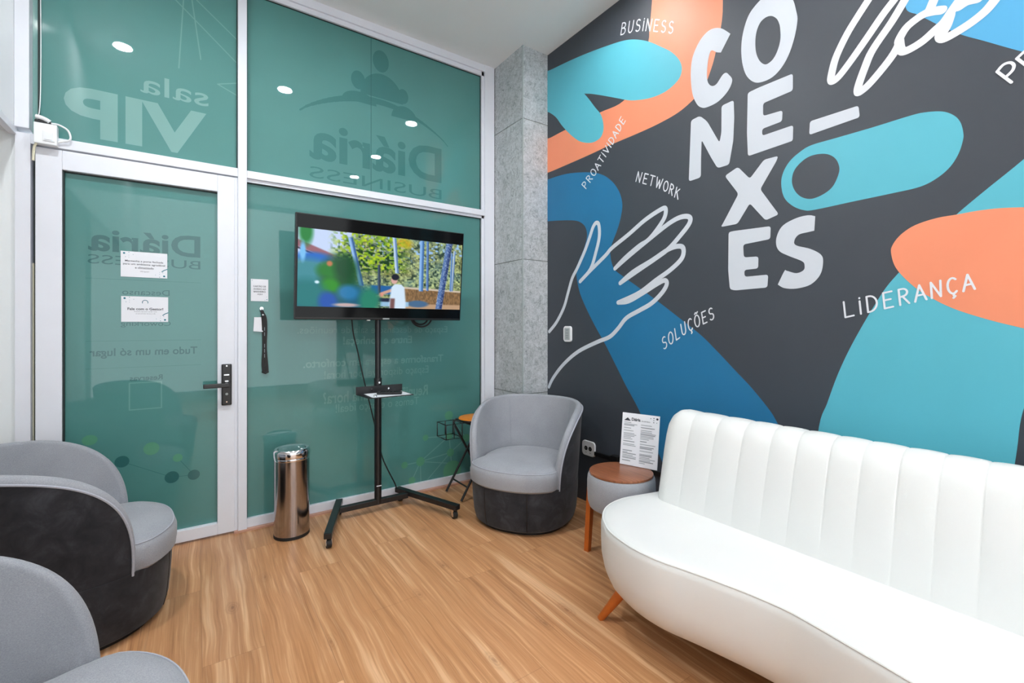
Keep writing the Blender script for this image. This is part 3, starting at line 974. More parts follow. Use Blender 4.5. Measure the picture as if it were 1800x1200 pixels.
def make_armchair():
    root = empty('tub_armchair')
    # base
    prof = [(0.24, 0.016), (0.293, 0.018), (0.311, 0.030), (0.322, 0.07), (0.329, 0.14), (0.333, 0.20), (0.334, 0.262)]
    n = 72
    b = MB()
    b.rings([[polar(2 * PI * j / n, r, z) for j in range(n)] for r, z in prof])
    base = b.build('base', M['dark_velvet'], root)
    MB().rings([[polar(2 * PI * j / n, r, z) for j in range(n)] for r, z in ((0.26, 0.0), (0.278, 0.0), (0.278, 0.017), (0.26, 0.018))]).build('plinth', M['black_plastic'], root)
    for a in (PI - 0.42, PI + 0.42):
        MB().tube([polar(a, r + 0.0005, z) for r, z in prof[2:]], 0.0022, 6).build('seam', M['black_plastic'], base)
    # shell
    PM = math.radians(122)

    def top(phi):
        f = min(1.0, abs(phi) / PM)
        return 0.262 + (0.705 - 0.262) * max(0.0, 1 - f ** 4.3) ** 0.40

    def ro(z):
        return 0.332 + 0.030 * (z - 0.26) / 0.44

    TH = 0.042
    phis = [PM * math.sin(PI / 2 * k / 48) for k in range(-48, 49)]
    rows_o, rows_i = [], []
    for k in range(15):
        f = k / 14
        rows_o.append([polar(p, ro(0.25 + (top(p) - 0.012 - 0.25) * f), 0.25 + (top(p) - 0.012 - 0.25) * f) for p in phis])
        rows_i.append([polar(p, ro(0.25 + (top(p) - 0.25) * f) - TH - 0.02 * (1 - f), 0.25 + (top(p) - 0.25) * f) for p in phis])
    sh = MB().grid(rows_o).build('backrest_shell', M['dark_velvet'], root)
    # rim: rounded over from outer to inner face, following the rim line
    rim = []
    for q in range(9):
        a = PI * q / 8
        row = []
        for i, p in enumerate(phis):
            i0, i1 = max(0, i - 1), min(len(phis) - 1, i + 1)
            dp, dz = phis[i1] - phis[i0], top(phis[i1]) - top(phis[i0])
            tv = Vector((dp * 0.34, dz)).normalized()
            nv = Vector((-tv.y, tv.x))
            bl = 0.020 * math.sin(a)
            z0 = top(p) - 0.012 * (0.5 + 0.5 * math.cos(a))
            z = z0 + nv.y * bl
            r = ro(top(p)) - TH * (0.5 - 0.5 * math.cos(a))
            row.append(polar(p + nv.x * bl / 0.34, r, z))
        rim.append(row)
    ln = MB().grid(rows_i)
    ln.grid(rim)
    lining = ln.build('backrest_lining', M['grey_fabric'], root)
    pp = []
    for i, p in enumerate(phis):
        i0, i1 = max(0, i - 1), min(len(phis) - 1, i + 1)
        pp.append(polar(p, ro(top(p)) + 0.001, top(p) - 0.010))
    MB().tube(pp, 0.0045, 6).build('piping', M['grey_piping'], lining)
    for a in (-0.75, 0.75):
        MB().tube([polar(a, ro(z) - TH - 0.02 * (1 - (z - .25) / (top(a) - .25)) + 0.0004, z) for z in (0.36, 0.45, 0.54, 0.62, 0.69)], 0.0016, 6).build('seam', M['ink_grey'], lining)

    # seat cushion, bulging forward between the arms
    def so(phi, ins):
        d = abs(((phi + PI) % (2 * PI)) - PI)
        k = max(0.0, min(1.0, (d - math.radians(107)) / math.radians(26)))
        k = k * k * (3 - 2 * k)
        return (0.285 + (0.352 - 0.285) * k) - ins
    prof = [(0.10, 0.252), (0.02, 0.254), (0.004, 0.268), (0.0, 0.30), (0.0, 0.335), (0.008, 0.358), (0.024, 0.372), (0.06, 0.383), (0.12, 0.389), (0.20, 0.391)]
    m = 96
    cu = MB().rings([[polar(2 * PI * j / m, so(2 * PI * j / m, ins), z) for j in range(m)] for ins, z in prof])
    cushion = cu.build('seat_cushion', M['grey_fabric'], root)
    fr = [PI + a for a in [math.radians(x) for x in range(-58, 59, 4)]]
    MB().tube([polar(a, so(a, 0.012), 0.364) for a in fr], 0.0025, 6).build('seam', M['grey_piping'], cushion)
    return root


def copy_tree(o, parent=None):
    c = o.copy()
    COL.objects.link(c)
    c.parent = parent
    for ch in [x for x in bpy.data.objects if x.parent == o]:
        copy_tree(ch, c)
    return c


def face(dx, dy):                        # rotation that turns local -Y to the direction (dx, dy)
    return math.atan2(dx, -dy)


chair = make_armchair()
spots = [((1.715, 2.335), (-0.857, -0.515), 'grey tub armchair with dark velvet base in front of the stone column'),
         ((-0.412, 2.50), (0.99, 0.13), 'grey tub armchair with dark velvet shell beside the glass door'),
         ((-0.335, 1.235), (0.985, 0.17), 'grey tub armchair nearest the camera at lower left')]
for i, (p, d, lab) in enumerate(spots):
    o = chair if i == 0 else None
    if o is None:
        o = copy_tree(chair)
    o.location = (p[0], p[1], 0)
    o.rotation_euler = (0, 0, face(*d))
    tag(o, lab, 'armchair', 'grey tub armchairs')

# ------------------------------------------------------------------ white sofa
sofa = tag(empty('sofa', (1.68, 0.38, 0)), 'white curved leatherette sofa with channelled back along the mural wall', 'sofa')
SI = Matrix.Translation((-1.68, -0.38, 0))
outl = [(1.713, 1.392), (1.576, 1.418), (1.46, 1.398), (1.375, 1.345), (1.318, 1.279), (1.276, 1.206), (1.250, 1.087), (1.253, 0.975), (1.282, 0.858), (1.312, 0.712), (1.322, 0.611), (1.315, 0.54), (1.30, 0.45), (1.285, 0.36), (1.262, 0.25),
        (1.235, 0.1), (1.21, -0.05), (1.205, -0.2), (1.23, -0.36), (1.30, -0.52), (1.42, -0.64), (1.58, -0.68), (1.8, -0.66), (1.98, -0.55), (2.06, -0.35), (2.065, 0), (2.065, 0.5), (2.06, 1.0), (2.0, 1.25), (1.87, 1.35)]
ol = catmull(outl, True, 5)
K = len(ol)
nr = []
for i in range(K):
    tv = ol[(i + 2) % K] - ol[i - 2]
    nr.append(Vector((-tv.y, tv.x)).normalized())
# inward direction check
cen = Vector((1.68, 0.38))
if (cen - ol[0]).dot(nr[0]) < 0:
    nr = [-v for v in nr]


def sring(ins, z):
    return [SI @ Vector((ol[i].x + nr[i].x * ins, ol[i].y + nr[i].y * ins, z)) for i in range(K)]


sb = MB().rings([sring(a, z) for a, z in ((0.17, 0.138), (0.115, 0.140), (0.085, 0.150), (0.055, 0.168), (0.030, 0.197), (0.012, 0.235), (0.002, 0.285), (0.0, 0.34), (0.0, 0.395), (0.003, 0.412), (0.010, 0.423), (0.022, 0.429), (0.05, 0.431), (0.13, 0.432))])
base = sb.build('seat_base', M['leatherette'], sofa, sharp=60)
MB().tube(sring(0.007, 0.4215), 0.0032, 6, closed=True).build('piping', M['leatherette'], base)
# back with vertical channels
Y0, Y1 = -0.62, 1.335
seams = [1.195, 1.078, 0.965, 0.859, 0.767, 0.666, 0.575, 0.479, 0.387, 0.295, 0.2, 0.1, 0.0, -0.1, -0.2, -0.3, -0.4, -0.5]


def scallop(y):
    s = sorted([Y0] + seams + [Y1])
    for a, b in zip(s, s[1:]):
        if a <= y <= b:
            f = (y - a) / (b - a)
            return abs(math.sin(PI * f)) ** 0.45
    return 0.0


ys = sorted(set([Y0 + (Y1 - Y0) * k / 240 for k in range(241)] + seams + [s + d for s in seams for d in (-0.004, 0.004)]))
prof = [(1.676, 0.405), (1.682, 0.45), (1.697, 0.52), (1.716, 0.60), (1.736, 0.68), (1.757, 0.745), (1.776, 0.785), (1.800, 0.808), (1.832, 0.818), (1.87, 0.815), (1.905, 0.797), (1.930, 0.755), (1.945, 0.68), (1.955, 0.55), (1.96, 0.42)]
pc = Vector((1.835, 0.56))
rows = []
for y in ys:
    e = min(y - Y0, Y1 - y)
    R = 0.075
    k = 1.0 if e >= R else math.sqrt(max(0.0, 1 - (1 - e / R) ** 2))
    a = 0.0045 * (scallop(y) - 1)
    row = []
    for i, (x, z) in enumerate(prof):
        d0 = Vector((prof[min(i + 1, len(prof) - 1)][0] - prof[max(i - 1, 0)][0], prof[min(i + 1, len(prof) - 1)][1] - prof[max(i - 1, 0)][1])).normalized()
        nv = Vector((-d0.y, d0.x))
        f = min(1.0, max(0.0, (z - 0.43) / 0.25)) * 0.8 + 0.2
        px, pz = x + nv.x * a * f, z + nv.y * a * f
        kz = 0.78 + 0.22 * k
        kx = 0.5 + 0.5 * k
        row.append(SI @ Vector((1.83 + (px - 1.83) * kx, y, 0.40 + (pz - 0.40) * (kz if z > 0.5 else 1.0))))
    rows.append(row)
bk = MB().grid(rows)
for rw in (rows[0], rows[-1]):
    bk.add(rw, [tuple(range(len(rw)))])
back = bk.build('backrest', M['leatherette'], sofa, sharp=60)
for fx, fy, tx, ty in ((1.361, 1.337, 1.43, 1.26), (1.34, -0.60, 1.43, -0.50), (2.03, 1.26, 1.95, 1.15), (2.03, -0.50, 1.95, -0.40), (1.42, 0.40, 1.46, 0.40)):
    MB().tube([SI @ Vector((fx, fy, 0.0)), SI @ Vector(((fx + tx) / 2, (fy + ty) / 2, 0.072)), SI @ Vector((tx, ty, 0.145))], [0.0135, 0.0185, 0.0235], 16).build('leg', M['orange_wood'], sofa)

# ------------------------------------------------------------------ upholstered side stool with wooden top, sign on it
SX, SY = 1.757, 1.582
stool = tag(empty('side_stool', (SX, SY, 0)), 'round grey upholstered side table with walnut top and orange wood legs', 'side table')
MB().lathe([(0.10, 0.285), (0.142, 0.287), (0.157, 0.296), (0.165, 0.32), (0.1675, 0.37), (0.1675, 0.42), (0.165, 0.444), (0.160, 0.456), (0.142, 0.459)], n=64).build('upholstered_body', M['grey_fabric'], stool)
MB().lathe([(0.0, 0.470), (0.151, 0.470), (0.1565, 0.468), (0.1575, 0.463), (0.156, 0.458), (0.10, 0.456)], n=64).build('table_top', M['walnut_top'], stool)
MB().box(-0.11, 0.11, -0.018, 0.018, 0.262, 0.286).box(-0.018, 0.018, -0.11, 0.11, 0.262, 0.286).build('underframe', M['walnut_top'], stool)
for a in (101, 221, 341):
    m = Matrix.Rotation(math.radians(a), 4, 'Z')
    lg = MB()
    q = []
    for z, r0, r1, w in ((0.0, 0.190, 0.216, 0.0135), (0.18, 0.178, 0.205, 0.016), (0.345, 0.169, 0.194, 0.017), (0.357, 0.172, 0.190, 0.013)):
        q.append([m @ Vector((r0, -w, z)), m @ Vector((r1, -w, z)), m @ Vector((r1, w, z)), m @ Vector((r0, w, z))])
    lg.rings(q, smooth=False)
    lg.build('leg', M['orange_wood'], stool)

sg = tag(empty('information_sign', (0, 0, 0)), 'upright white acrylic information sheet standing on the walnut side table', 'sign')
pA, pB = Vector((1.842, 1.668, 0.4715)), Vector((1.905, 1.478, 0.4715))
ux = (pB - pA).normalized()
back_n = Vector((-ux.y, ux.x, 0)).normalized()
if back_n.x < 0:
    back_n = -back_n
uz = (Vector((0, 0, 1)) + back_n * 0.16).normalized()
nn = ux.cross(uz).normalized()
if nn.dot(back_n) > 0:
    nn = -nn
SW, SH = (pB - pA).length, 0.268


def sp(x, z, d=0.0):
    return pA + ux * (x * SW) + uz * (z * SH) + nn * d


MB().add([sp(0, 0), sp(1, 0), sp(1, 1), sp(0, 1), sp(0, 0, -0.004), sp(1, 0, -0.004), sp(1, 1, -0.004), sp(0, 1, -0.004)],
         [(0, 1, 2, 3), (4, 5, 6, 7), (0, 1, 5, 4), (1, 2, 6, 5), (2, 3, 7, 6), (3, 0, 4, 7)]).build('sheet', M['paper'], sg)
foot = MB()
f0, f1 = sp(0.15, 0, -0.004), sp(0.85, 0, -0.004)
foot.add([sp(0.15, 0.4, -0.004), sp(0.85, 0.4, -0.004), f1 + back_n * 0.075 * 0, f0, f0 + back_n * 0.05 + Vector((0, 0, 0.0)), f1 + back_n * 0.05],
         [(0, 1, 5, 4), (3, 2, 5, 4)])
foot.build('prop', M['outlet_grey'], sg)
txt = MB()
text_fit(txt, 'Diária', 0.26, 0.50, 0.855, 0.915, lambda x, z: sp(x, z, 0.0006), bold=0.03)
text_fit(txt, 'BUSINESS', 0.53, 0.76, 0.858, 0.878, lambda x, z: sp(x, z, 0.0006))
txt.add([sp(0.05, 0.85, 0.0006), sp(0.24, 0.85, 0.0006), sp(0.15, 0.91, 0.0006)], [(0, 1, 2)])
for dx, dz, r in ((0.94, 0.94, 0.03), (0.85, 0.95, 0.014), (0.85, 0.91, 0.012), (0.85, 0.87, 0.014), (0.77, 0.94, 0.012), (0.93, 0.87, 0.01)):
    txt.add([sp(dx + r * math.cos(a), dz + r * 0.7 * math.sin(a), 0.0006) for a in [2 * PI * k / 12 for k in range(12)]], [tuple(range(12))])
txt.build('lettering', M['paper_ink'], sg, weld=False)
ln = MB()
rl = random.Random(3)
for c0, c1_, z0, z1 in ((0.06, 0.44, 0.36, 0.81), (0.52, 0.95, 0.28, 0.79), (0.06, 0.44, 0.06, 0.27), (0.52, 0.95, 0.05, 0.24)):
    z = z1
    while z > z0:
        e = c0 + (c1_ - c0) * rl.uniform(0.35, 1.0)
        th = 0.011 if rl.random() < 0.75 else 0.016
        ln.add([sp(c0, z, 0.0006), sp(e, z, 0.0006), sp(e, z + th, 0.0006), sp(c0, z + th, 0.0006)], [(0, 1, 2, 3)])
        z -= rl.choice((0.026, 0.026, 0.03, 0.05))
ln.build('text_lines', M['ink_grey'], sg, weld=False)

# ------------------------------------------------------------------ television on its stand
tv = tag(empty('television', (0.991, 2.822, 1.536)), 'black flat screen television showing a man among palm trees', 'television')
tv.rotation_euler = (math.radians(5.3), 0, 0)
TW, TH_ = 1.066, 0.604
MB().box(-TW / 2, TW / 2, 0.0, 0.035, -TH_ / 2, TH_ / 2, bev=0.004).box(-0.36, 0.36, 0.03, 0.045, -0.26, 0.16, bev=0.006).build('television_body', M['black_plastic'], tv)
MB().box(-TW / 2 + 0.006, TW / 2 - 0.006, -0.002, 0.002, -TH_ / 2 + 0.014, TH_ / 2 - 0.006).build('front_panel', M['black_gloss'], tv)
MB().box(-0.02, 0.022, -0.0026, -0.001, -TH_ / 2 + 0.004, -TH_ / 2 + 0.012).build('logo_plate', M['outlet_grey'], tv)
MB().box(-0.12, -0.10, -0.0026, 0.02, -TH_ / 2 - 0.006, -TH_ / 2 + 0.001).build('sensor', M['outlet_grey'], tv)


def paint_screen(NX, NY):
    rng = np.random.default_rng(5)
    t, s = np.meshgrid(np.linspace(0, 1, NY), np.linspace(0, 1, NX), indexing='ij')

    def vn(fx, fy, seed):
        g = np.random.default_rng(seed).random((fy + 2, fx + 2))
        a, b = s * fx, t * fy
        i, j = a.astype(int), b.astype(int)
        fa, fb = a - i, b - j
        fa, fb = fa * fa * (3 - 2 * fa), fb * fb * (3 - 2 * fb)
        return (g[j, i] * (1 - fa) + g[j, i + 1] * fa) * (1 - fb) + (g[j + 1, i] * (1 - fa) + g[j + 1, i + 1] * fa) * fb
    img = np.zeros((NY, NX, 3))
    col = lambda *c: np.array(c, float)

    def put(mask, c):
        nonlocal img
        m = np.clip(mask, 0, 1)[..., None]
        img = img * (1 - m) + (c if isinstance(c, np.ndarray) and c.ndim == 3 else np.array(c, float)) * m
    sm = lambda d, w: np.clip(0.5 - d / w, 0, 1)
    img[:] = col(70, 110, 70)
    n = 0.5 * vn(40, 22, 1) + 0.5 * vn(90, 50, 2)
    n2 = vn(14, 8, 3)
    pal = np.stack([40 + 130 * n + 40 * n2, 74 + 125 * n + 10 * n2, 52 + 66 * n + 40 * (1 - n2)], -1)
    put(np.ones_like(s), pal)
    put(np.clip((vn(120, 64, 4) - 0.62) * 6, 0, 1) * 0.7, (205, 220, 150))
    put(np.clip((vn(70, 40, 11) - 0.66) * 7, 0, 1) * 0.8, (22, 46, 40))
    put(np.clip((vn(60, 30, 14) - 0.70) * 7, 0, 1) * np.clip((0.35 - t) * 8, 0, 1), (150, 190, 235))
    put(sm(np.hypot((s - 0.60) / 0.05, (t - 0.07) / 0.07) - 1, 0.8), (200, 168, 40))
    # sky and roof at upper left
    put(sm((s - 0.27) + 0.35 * (t - 0.1), 0.04) * sm(t - 0.42, 0.1), (196, 214, 246))
    d = (t - 0.22) - (s - 0.03) * 0.85
    put(sm(np.abs(d) - 0.045, 0.02) * sm(s - 0.2, 0.02), (150, 98, 110))
    put(sm(np.abs(d - 0.06) - 0.012, 0.01) * sm(s - 0.17, 0.02), (60, 40, 60))
    # bright tree left of centre
    leaf = np.clip((vn(80, 44, 6) - 0.40) * 6, 0, 1)
    reg = sm(np.maximum(np.abs(s - 0.40) - 0.20, np.abs(t - 0.22) - 0.30 + 0.25 * np.abs(s - 0.38)), 0.10)
    lc = np.stack([90 + 110 * vn(60, 34, 8), 140 + 80 * vn(60, 34, 8), 26 + 30 * vn(30, 20, 9)], -1)
    put(reg * leaf, lc)
    put(reg * np.clip((vn(70, 40, 10) - 0.58) * 6, 0, 1) * sm(0.12 - t, 0.2), (20, 60, 24))
    # blue building behind, fence
    put(sm(np.abs(s - 0.50) - 0.10, 0.02) * sm(np.abs(t - 0.745) - 0.06, 0.02), (30, 96, 160))
    fz = 0.70 + 0.06 * (s - 0.6)
    bamboo = np.stack([100 + 60 * vn(160, 40, 12), 78 + 44 * vn(160, 40, 12), 52 + 30 * vn(160, 40, 12)], -1)
    put(sm(fz - t, 0.01) * sm(0.57 - s, 0.01), bamboo)
    put(sm(np.abs(t - fz) - 0.013, 0.01) * sm(0.57 - s, 0.01), (206, 190, 170))
    put(sm(0.93 + 0.02 * (s < 0.7) - t, 0.02) * sm(0.6 - s, 0.02), (186, 152, 120))
    put(sm(np.hypot((s - 0.70) / 0.07, (t - 0.93) / 0.05) - 1, 0.4), (70, 104, 140))

    def trunk(x0, t0, x1, t1, w, c, dark):
        f = np.clip((t - t0) / (t1 - t0), 0, 1)
        cx = x0 + (x1 - x0) * f
        m = sm(np.abs(s - cx) - w, 0.006) * sm(t0 - t, 0.01) * sm(t - t1, 0.01)
        put(m, c)
        put(m * sm(cx + w * 0.2 - s, w) * 0.9, dark)
    trunk(0.275, 0.06, 0.345, 0.70, 0.014, (150, 190, 240), (30, 70, 130))
    trunk(0.535, 0.0, 0.558, 0.50, 0.011, (190, 214, 245), (60, 100, 160))
    trunk(0.445, 0.4, 0.452, 0.82, 0.008, (70, 90, 110), (30, 40, 60))
    trunk(0.715, 0.0, 0.718, 0.74, 0.014, (140, 184, 236), (40, 88, 150))
    trunk(0.752, 0.0, 0.762, 0.73, 0.008, (110, 150, 210), (40, 70, 120))
    trunk(0.945, 0.10, 0.935, 0.72, 0.007, (190, 210, 235), (50, 90, 150))
    trunk(0.925, 0.14, 0.925, 0.72, 0.006, (120, 160, 215), (40, 80, 140))
    spk = np.clip((vn(200, 90, 15) - 0.55) * 5, 0, 1)[..., None]
    tr = img.copy()
    trunk(0.905, 0.0, 0.845, 1.0, 0.022, (84, 116, 170), (24, 44, 96))
    ch = (np.abs(img - tr).sum(-1) > 6)[..., None]
    img = np.where(ch, img * (1 - 0.5 * spk) + np.array((190, 206, 230)) * 0.5 * spk, img)
    # table, mixer, man in a white shirt
    put(sm(np.abs(s - 0.55) - 0.09, 0.01) * sm(np.abs(t - 0.94) - 0.035, 0.01), (150, 190, 220))
    put(sm(np.abs(s - 0.50) - 0.05, 0.01) * sm(np.abs(t - 0.885) - 0.025, 0.015), (24, 34, 60))
    dseg = np.abs((t - 0.80) + (s - 0.465) * 0.9)
    put(sm(dseg - 0.022, 0.012) * sm(np.abs(s - 0.50) - 0.04, 0.01), (206, 160, 140))
    put(sm(np.hypot((s - 0.463) / 0.014, (t - 0.815) / 0.03) - 1, 0.4), (224, 150, 130))
    put(sm(np.maximum(np.abs(s - 0.568) - 0.040 - 0.012 * np.clip((t - 0.66) * 4, 0, 1), 0.655 - t + 2.2 * np.clip(np.abs(s - 0.568) - 0.02, 0, 1)), 0.012), (208, 228, 246))
    put(sm(np.abs(s - (0.535 + 0.012 * (0.95 - t))) - 0.014, 0.01) * sm(0.86 - t, 0.02), (120, 84, 84))
    put(sm(np.hypot((s - 0.543) / 0.020, (t - 0.60) / 0.052) - 1, 0.25), (214, 168, 160))
    put(sm(np.hypot((s - 0.549) / 0.024, (t - 0.555) / 0.045) - 1, 0.25), (22, 26, 44))
    # blurred foliage in the foreground at left
    put(sm(s - 0.36 - 0.05 * np.sin(t * 9), 0.12) * sm(0.62 - t, 0.2), (24, 92, 120))
    for cx, cy, rx, ry, c in ((0.08, 0.37, 0.10, 0.07, (30, 104, 196)), (0.05, 0.55, 0.12, 0.16, (60, 138, 150)), (0.22, 0.60, 0.10, 0.26, (18, 84, 46)), (0.17, 0.52, 0.07, 0.10, (30, 120, 40)), (0.25, 0.48, 0.06, 0.17, (14, 74, 40)),
                              (0.17, 0.72, 0.05, 0.10, (40, 140, 30)), (0.05, 0.85, 0.10, 0.20, (24, 118, 120)), (0.16, 0.92, 0.05, 0.12, (20, 80, 170)), (0.27, 0.80, 0.06, 0.10, (40, 120, 170)), (0.395, 0.90, 0.06, 0.17, (38, 128, 104)),
                              (0.04, 0.04, 0.035, 0.17, (30, 128, 56)), (0.025, 0.30, 0.015, 0.12, (120, 190, 240)), (0.165, 0.43, 0.016, 0.035, (190, 120, 80)), (0.26, 0.97, 0.07, 0.025, (196, 170, 170)), (0.10, 0.68, 0.012, 0.02, (210, 236, 250))):
        put(sm(np.hypot((s - cx) / rx, (t - cy) / ry) - 1, 0.7), c)
    return np.clip(img, 0, 255) / 255


PX0, PX1, PZ0, PZ1 = -0.520, 0.523, -0.226, 0.220
NX, NY = 300, 130
cols = paint_screen(NX, NY)
scr = MB()
scr.grid([[Vector((PX0 + (PX1 - PX0) * i / (NX - 1), -0.0026, PZ1 + (PZ0 - PZ1) * j / (NY - 1))) for i in range(NX)] for j in range(NY)], smooth=False)


def screen_mat():
    m, nt, b = new_mat('screen_picture')
    at = node(nt, 'ShaderNodeVertexColor', layer_name='picture')
    nt.links.new(at.outputs[0], b.inputs['Emission Color'])
    b.inputs['Emission Strength'].default_value = 0.8
    b.inputs['Base Color'].default_value = (0.01, 0.01, 0.01, 1)
    b.inputs['Roughness'].default_value = 0.1
    b.inputs['Specular IOR Level'].default_value = 0.15
    return m


so_ = scr.build('screen', screen_mat(), tv, weld=False)
lin = np.where(cols <= 0.04045, cols / 12.92, ((cols + 0.055) / 1.055) ** 2.4)
ca = so_.data.color_attributes.new('picture', 'FLOAT_COLOR', 'POINT')
buf = np.ones((NY * NX, 4), dtype=np.float32)
buf[:, :3] = lin.reshape(-1, 3)
ca.data.foreach_set('color', buf.ravel())

stand = tag(empty('television_stand', (0.965, 2.925, 0)), 'black metal television stand on casters with a small shelf', 'tv stand')
SM = Matrix.Translation((-0.965, -2.925, 0))
PXc, PYc = 0.965, 2.915
pl = MB()
pl.tube([(0, 0, 0.05), (0, 0, 0.79)], 0.0225, 20).tube([(0, 0, 0.78), (0, 0, 1.50)], 0.0185, 20)
pl.build('pole', M['black_metal'], stand)
MB().tube([(0, 0, 0.80), (0, 0, 0.862)], 0.0245, 20).build('collar', M['black_metal'], stand)
for x, y, z in ((0.0, -0.024, 0.835), (-0.055, -0.044, 0.797), (0.052, -0.044, 0.797)):
    MB().tube([(x, y, z), (x, y - 0.007, z)], 0.0065, 10).build('bolt', M['chrome'], stand)
MB().box(-0.016, 0.016, -0.0235, -0.0215, 0.168, 0.174).build('label_plate', M['paper'], stand)
MB().box(-0.25, 0.20, -0.018, 0.018, 0.048, 0.082, bev=0.004).build('crossbar', M['black_metal'], stand)
MB().box(-0.12, 0.16, 0.0, 0.02, 1.26, 1.50).build('mount_bracket', M['black_metal'], stand)


def bar(p, q, w, h, z):
    d = Vector((q[0] - p[0], q[1] - p[1], 0))
    m = SM @ Matrix.Translation((p[0], p[1], z)) @ Matrix.Rotation(math.atan2(d.y, d.x), 4, 'Z')
    return MB().box(0, d.length, -w / 2, w / 2, 0, h, m, bev=0.004)


def caster(x, y, par):
    c = MB()
    c.tube([(x - 0.012, y, 0.026), (x + 0.012, y, 0.026)], 0.026, 20)
    wheel = c.build('caster', M['rubber'], par)
    MB().tube([(x - 0.014, y, 0.026), (x + 0.014, y, 0.026)], 0.015, 14).box(x - 0.016, x - 0.013, y - 0.012, y + 0.012, 0.02, 0.058).box(x + 0.013, x + 0.016, y - 0.012, y + 0.012, 0.02, 0.058).tube([(x, y, 0.05), (x, y, 0.064)], 0.008, 10).build('caster_fork', M['chrome'], wheel)


for p, q in (((0.755, 3.045), (0.577, 2.570)), ((1.138, 3.045), (1.332, 2.520))):
    L_ = bar(p, q, 0.042, 0.032, 0.058).build('foot_bar', M['black_metal'], stand)
    d = Vector((q[0] - p[0], q[1] - p[1])).normalized()
    caster(q[0] - d.x * 0.03 - 0.965, q[1] - d.y * 0.03 - 2.925, stand)
    caster(p[0] + d.x * 0.03 - 0.965, p[1] + d.y * 0.03 - 2.925, stand)
TX0, TX1, TY0, TY1, TZ = 0.836, 1.112, 2.688, 2.882, 0.768
sh = MB()
sh.add([SM @ Vector(p) for p in ((TX0 - 0.018, TY1, TZ), (TX1, TY1, TZ), (TX1, TY0, TZ), (TX0, TY0, TZ), (TX0 - 0.018, TY1, TZ + 0.005), (TX1, TY1, TZ + 0.005), (TX1, TY0, TZ + 0.005), (TX0, TY0, TZ + 0.005))],
       [(0, 1, 2, 3), (4, 5, 6, 7), (0, 1, 5, 4), (1, 2, 6, 5), (2, 3, 7, 6), (3, 0, 4, 7)])
sh.box(TX0 - 0.022 - 0.965, TX1 - 0.965, TY1 - 2.925 - 0.002, TY1 - 2.925 + 0.008, TZ, TZ + 0.05, bev=0.003)
sh.build('shelf', M['black_metal'], stand)

tag(MB().box(TX0 + 0.022, TX1 - 0.012, TY0 + 0.008, TY1 - 0.015, TZ + 0.0052, TZ + 0.0062).build('paper_sheet', M['paper']), 'white sheet of paper lying on the television stand shelf', 'paper')
rc = tag(empty('remote_control', (0.985, 2.765, TZ + 0.0063), math.radians(-28)), 'black remote control lying on the paper on the shelf', 'remote control')
MB().box(-0.075, 0.075, -0.022, 0.022, 0, 0.017, bev=0.006).build('remote_body', M['black_plastic'], rc)
bt = MB()
for i in range(5):
    for j in range(3):
        bt.box(-0.05 + i * 0.02 - 0.005, -0.05 + i * 0.02 + 0.005, -0.012 + j * 0.012 - 0.003, -0.012 + j * 0.012 + 0.003, 0.0168, 0.0185)
bt.build('buttons', M['rubber'], rc)
tag(MB().lathe([(0.0, 0.012), (0.008, 0.010), (0.011, 0.004), (0.011, 0.0)], (0.882, 2.722, TZ + 0.0063), 16).build('key_fob', M['chrome']), 'small shiny fob on the left end of the shelf paper', 'fob')


def curve_tube(pts, r, name, mat, step=8):
    return MB().tube(catmull(pts, False, step), r, 8).build(name, mat)


tag(curve_tube([(0.80, 2.93, 1.26), (0.815, 2.945, 1.15), (0.845, 2.95, 1.03), (0.865, 2.95, 0.93), (0.895, 2.95, 0.80), (0.925, 2.955, 0.68), (0.955, 2.96, 0.56), (0.985, 2.965, 0.44), (1.01, 2.97, 0.33), (1.055, 2.985, 0.23), (1.10, 2.99, 0.14), (1.115, 2.99, 0.095)],
               0.0042, 'power_cord', M['rubber']), 'black cord hanging from the television down to the stand foot', 'cord')
tag(MB().tube([Vector((1.262 + 0.075 * math.cos(a), 2.915, 1.262 + 0.07 * math.sin(a))) for a in [PI + PI * k / 20 for k in range(21)]], 0.006, 8)
    .tube([Vector((1.262 + 0.056 * math.cos(a), 2.932, 1.262 + 0.055 * math.sin(a))) for a in [PI + PI * k / 20 for k in range(21)]], 0.006, 8).build('cable_loop', M['rubber']), 'black cable loop peeking out under the television', 'cable')

# ------------------------------------------------------------------ trash can
can = tag(empty('trash_can', (0.452, 2.888, 0)), 'tall brushed steel trash can with swing lid by the glass wall', 'trash can')
MB().lathe([(0.0935, 0.018), (0.0935, 0.455)], n=64).build('can_body', M['brushed_steel'], can)
MB().lathe([(0.088, 0.0), (0.0945, 0.002), (0.0945, 0.018), (0.0935, 0.019)], n=64).build('foot_ring', M['rubber'], can)
MB().lathe([(0.0935, 0.452), (0.097, 0.454), (0.098, 0.462), (0.098, 0.480), (0.096, 0.490), (0.088, 0.4975), (0.078, 0.498), (0.073, 0.494), (0.072, 0.486)], n=64).build('lid_ring', M['chrome'], can)
lidm = Matrix.Rotation(math.radians(9), 4, 'X')
MB().lathe([(0.0, 0.0105), (0.04, 0.0095), (0.069, 0.004), (0.0715, -0.002), (0.066, -0.006)], n=48, mat=Matrix.Translation((0, 0, 0.489)) @ lidm).build('swing_lid', M['chrome'], can)
MB().lathe([(0.0937, 0.437), (0.0943, 0.438), (0.0943, 0.450), (0.0937, 0.451)], n=64).build('rim_band', M['chrome'], can)

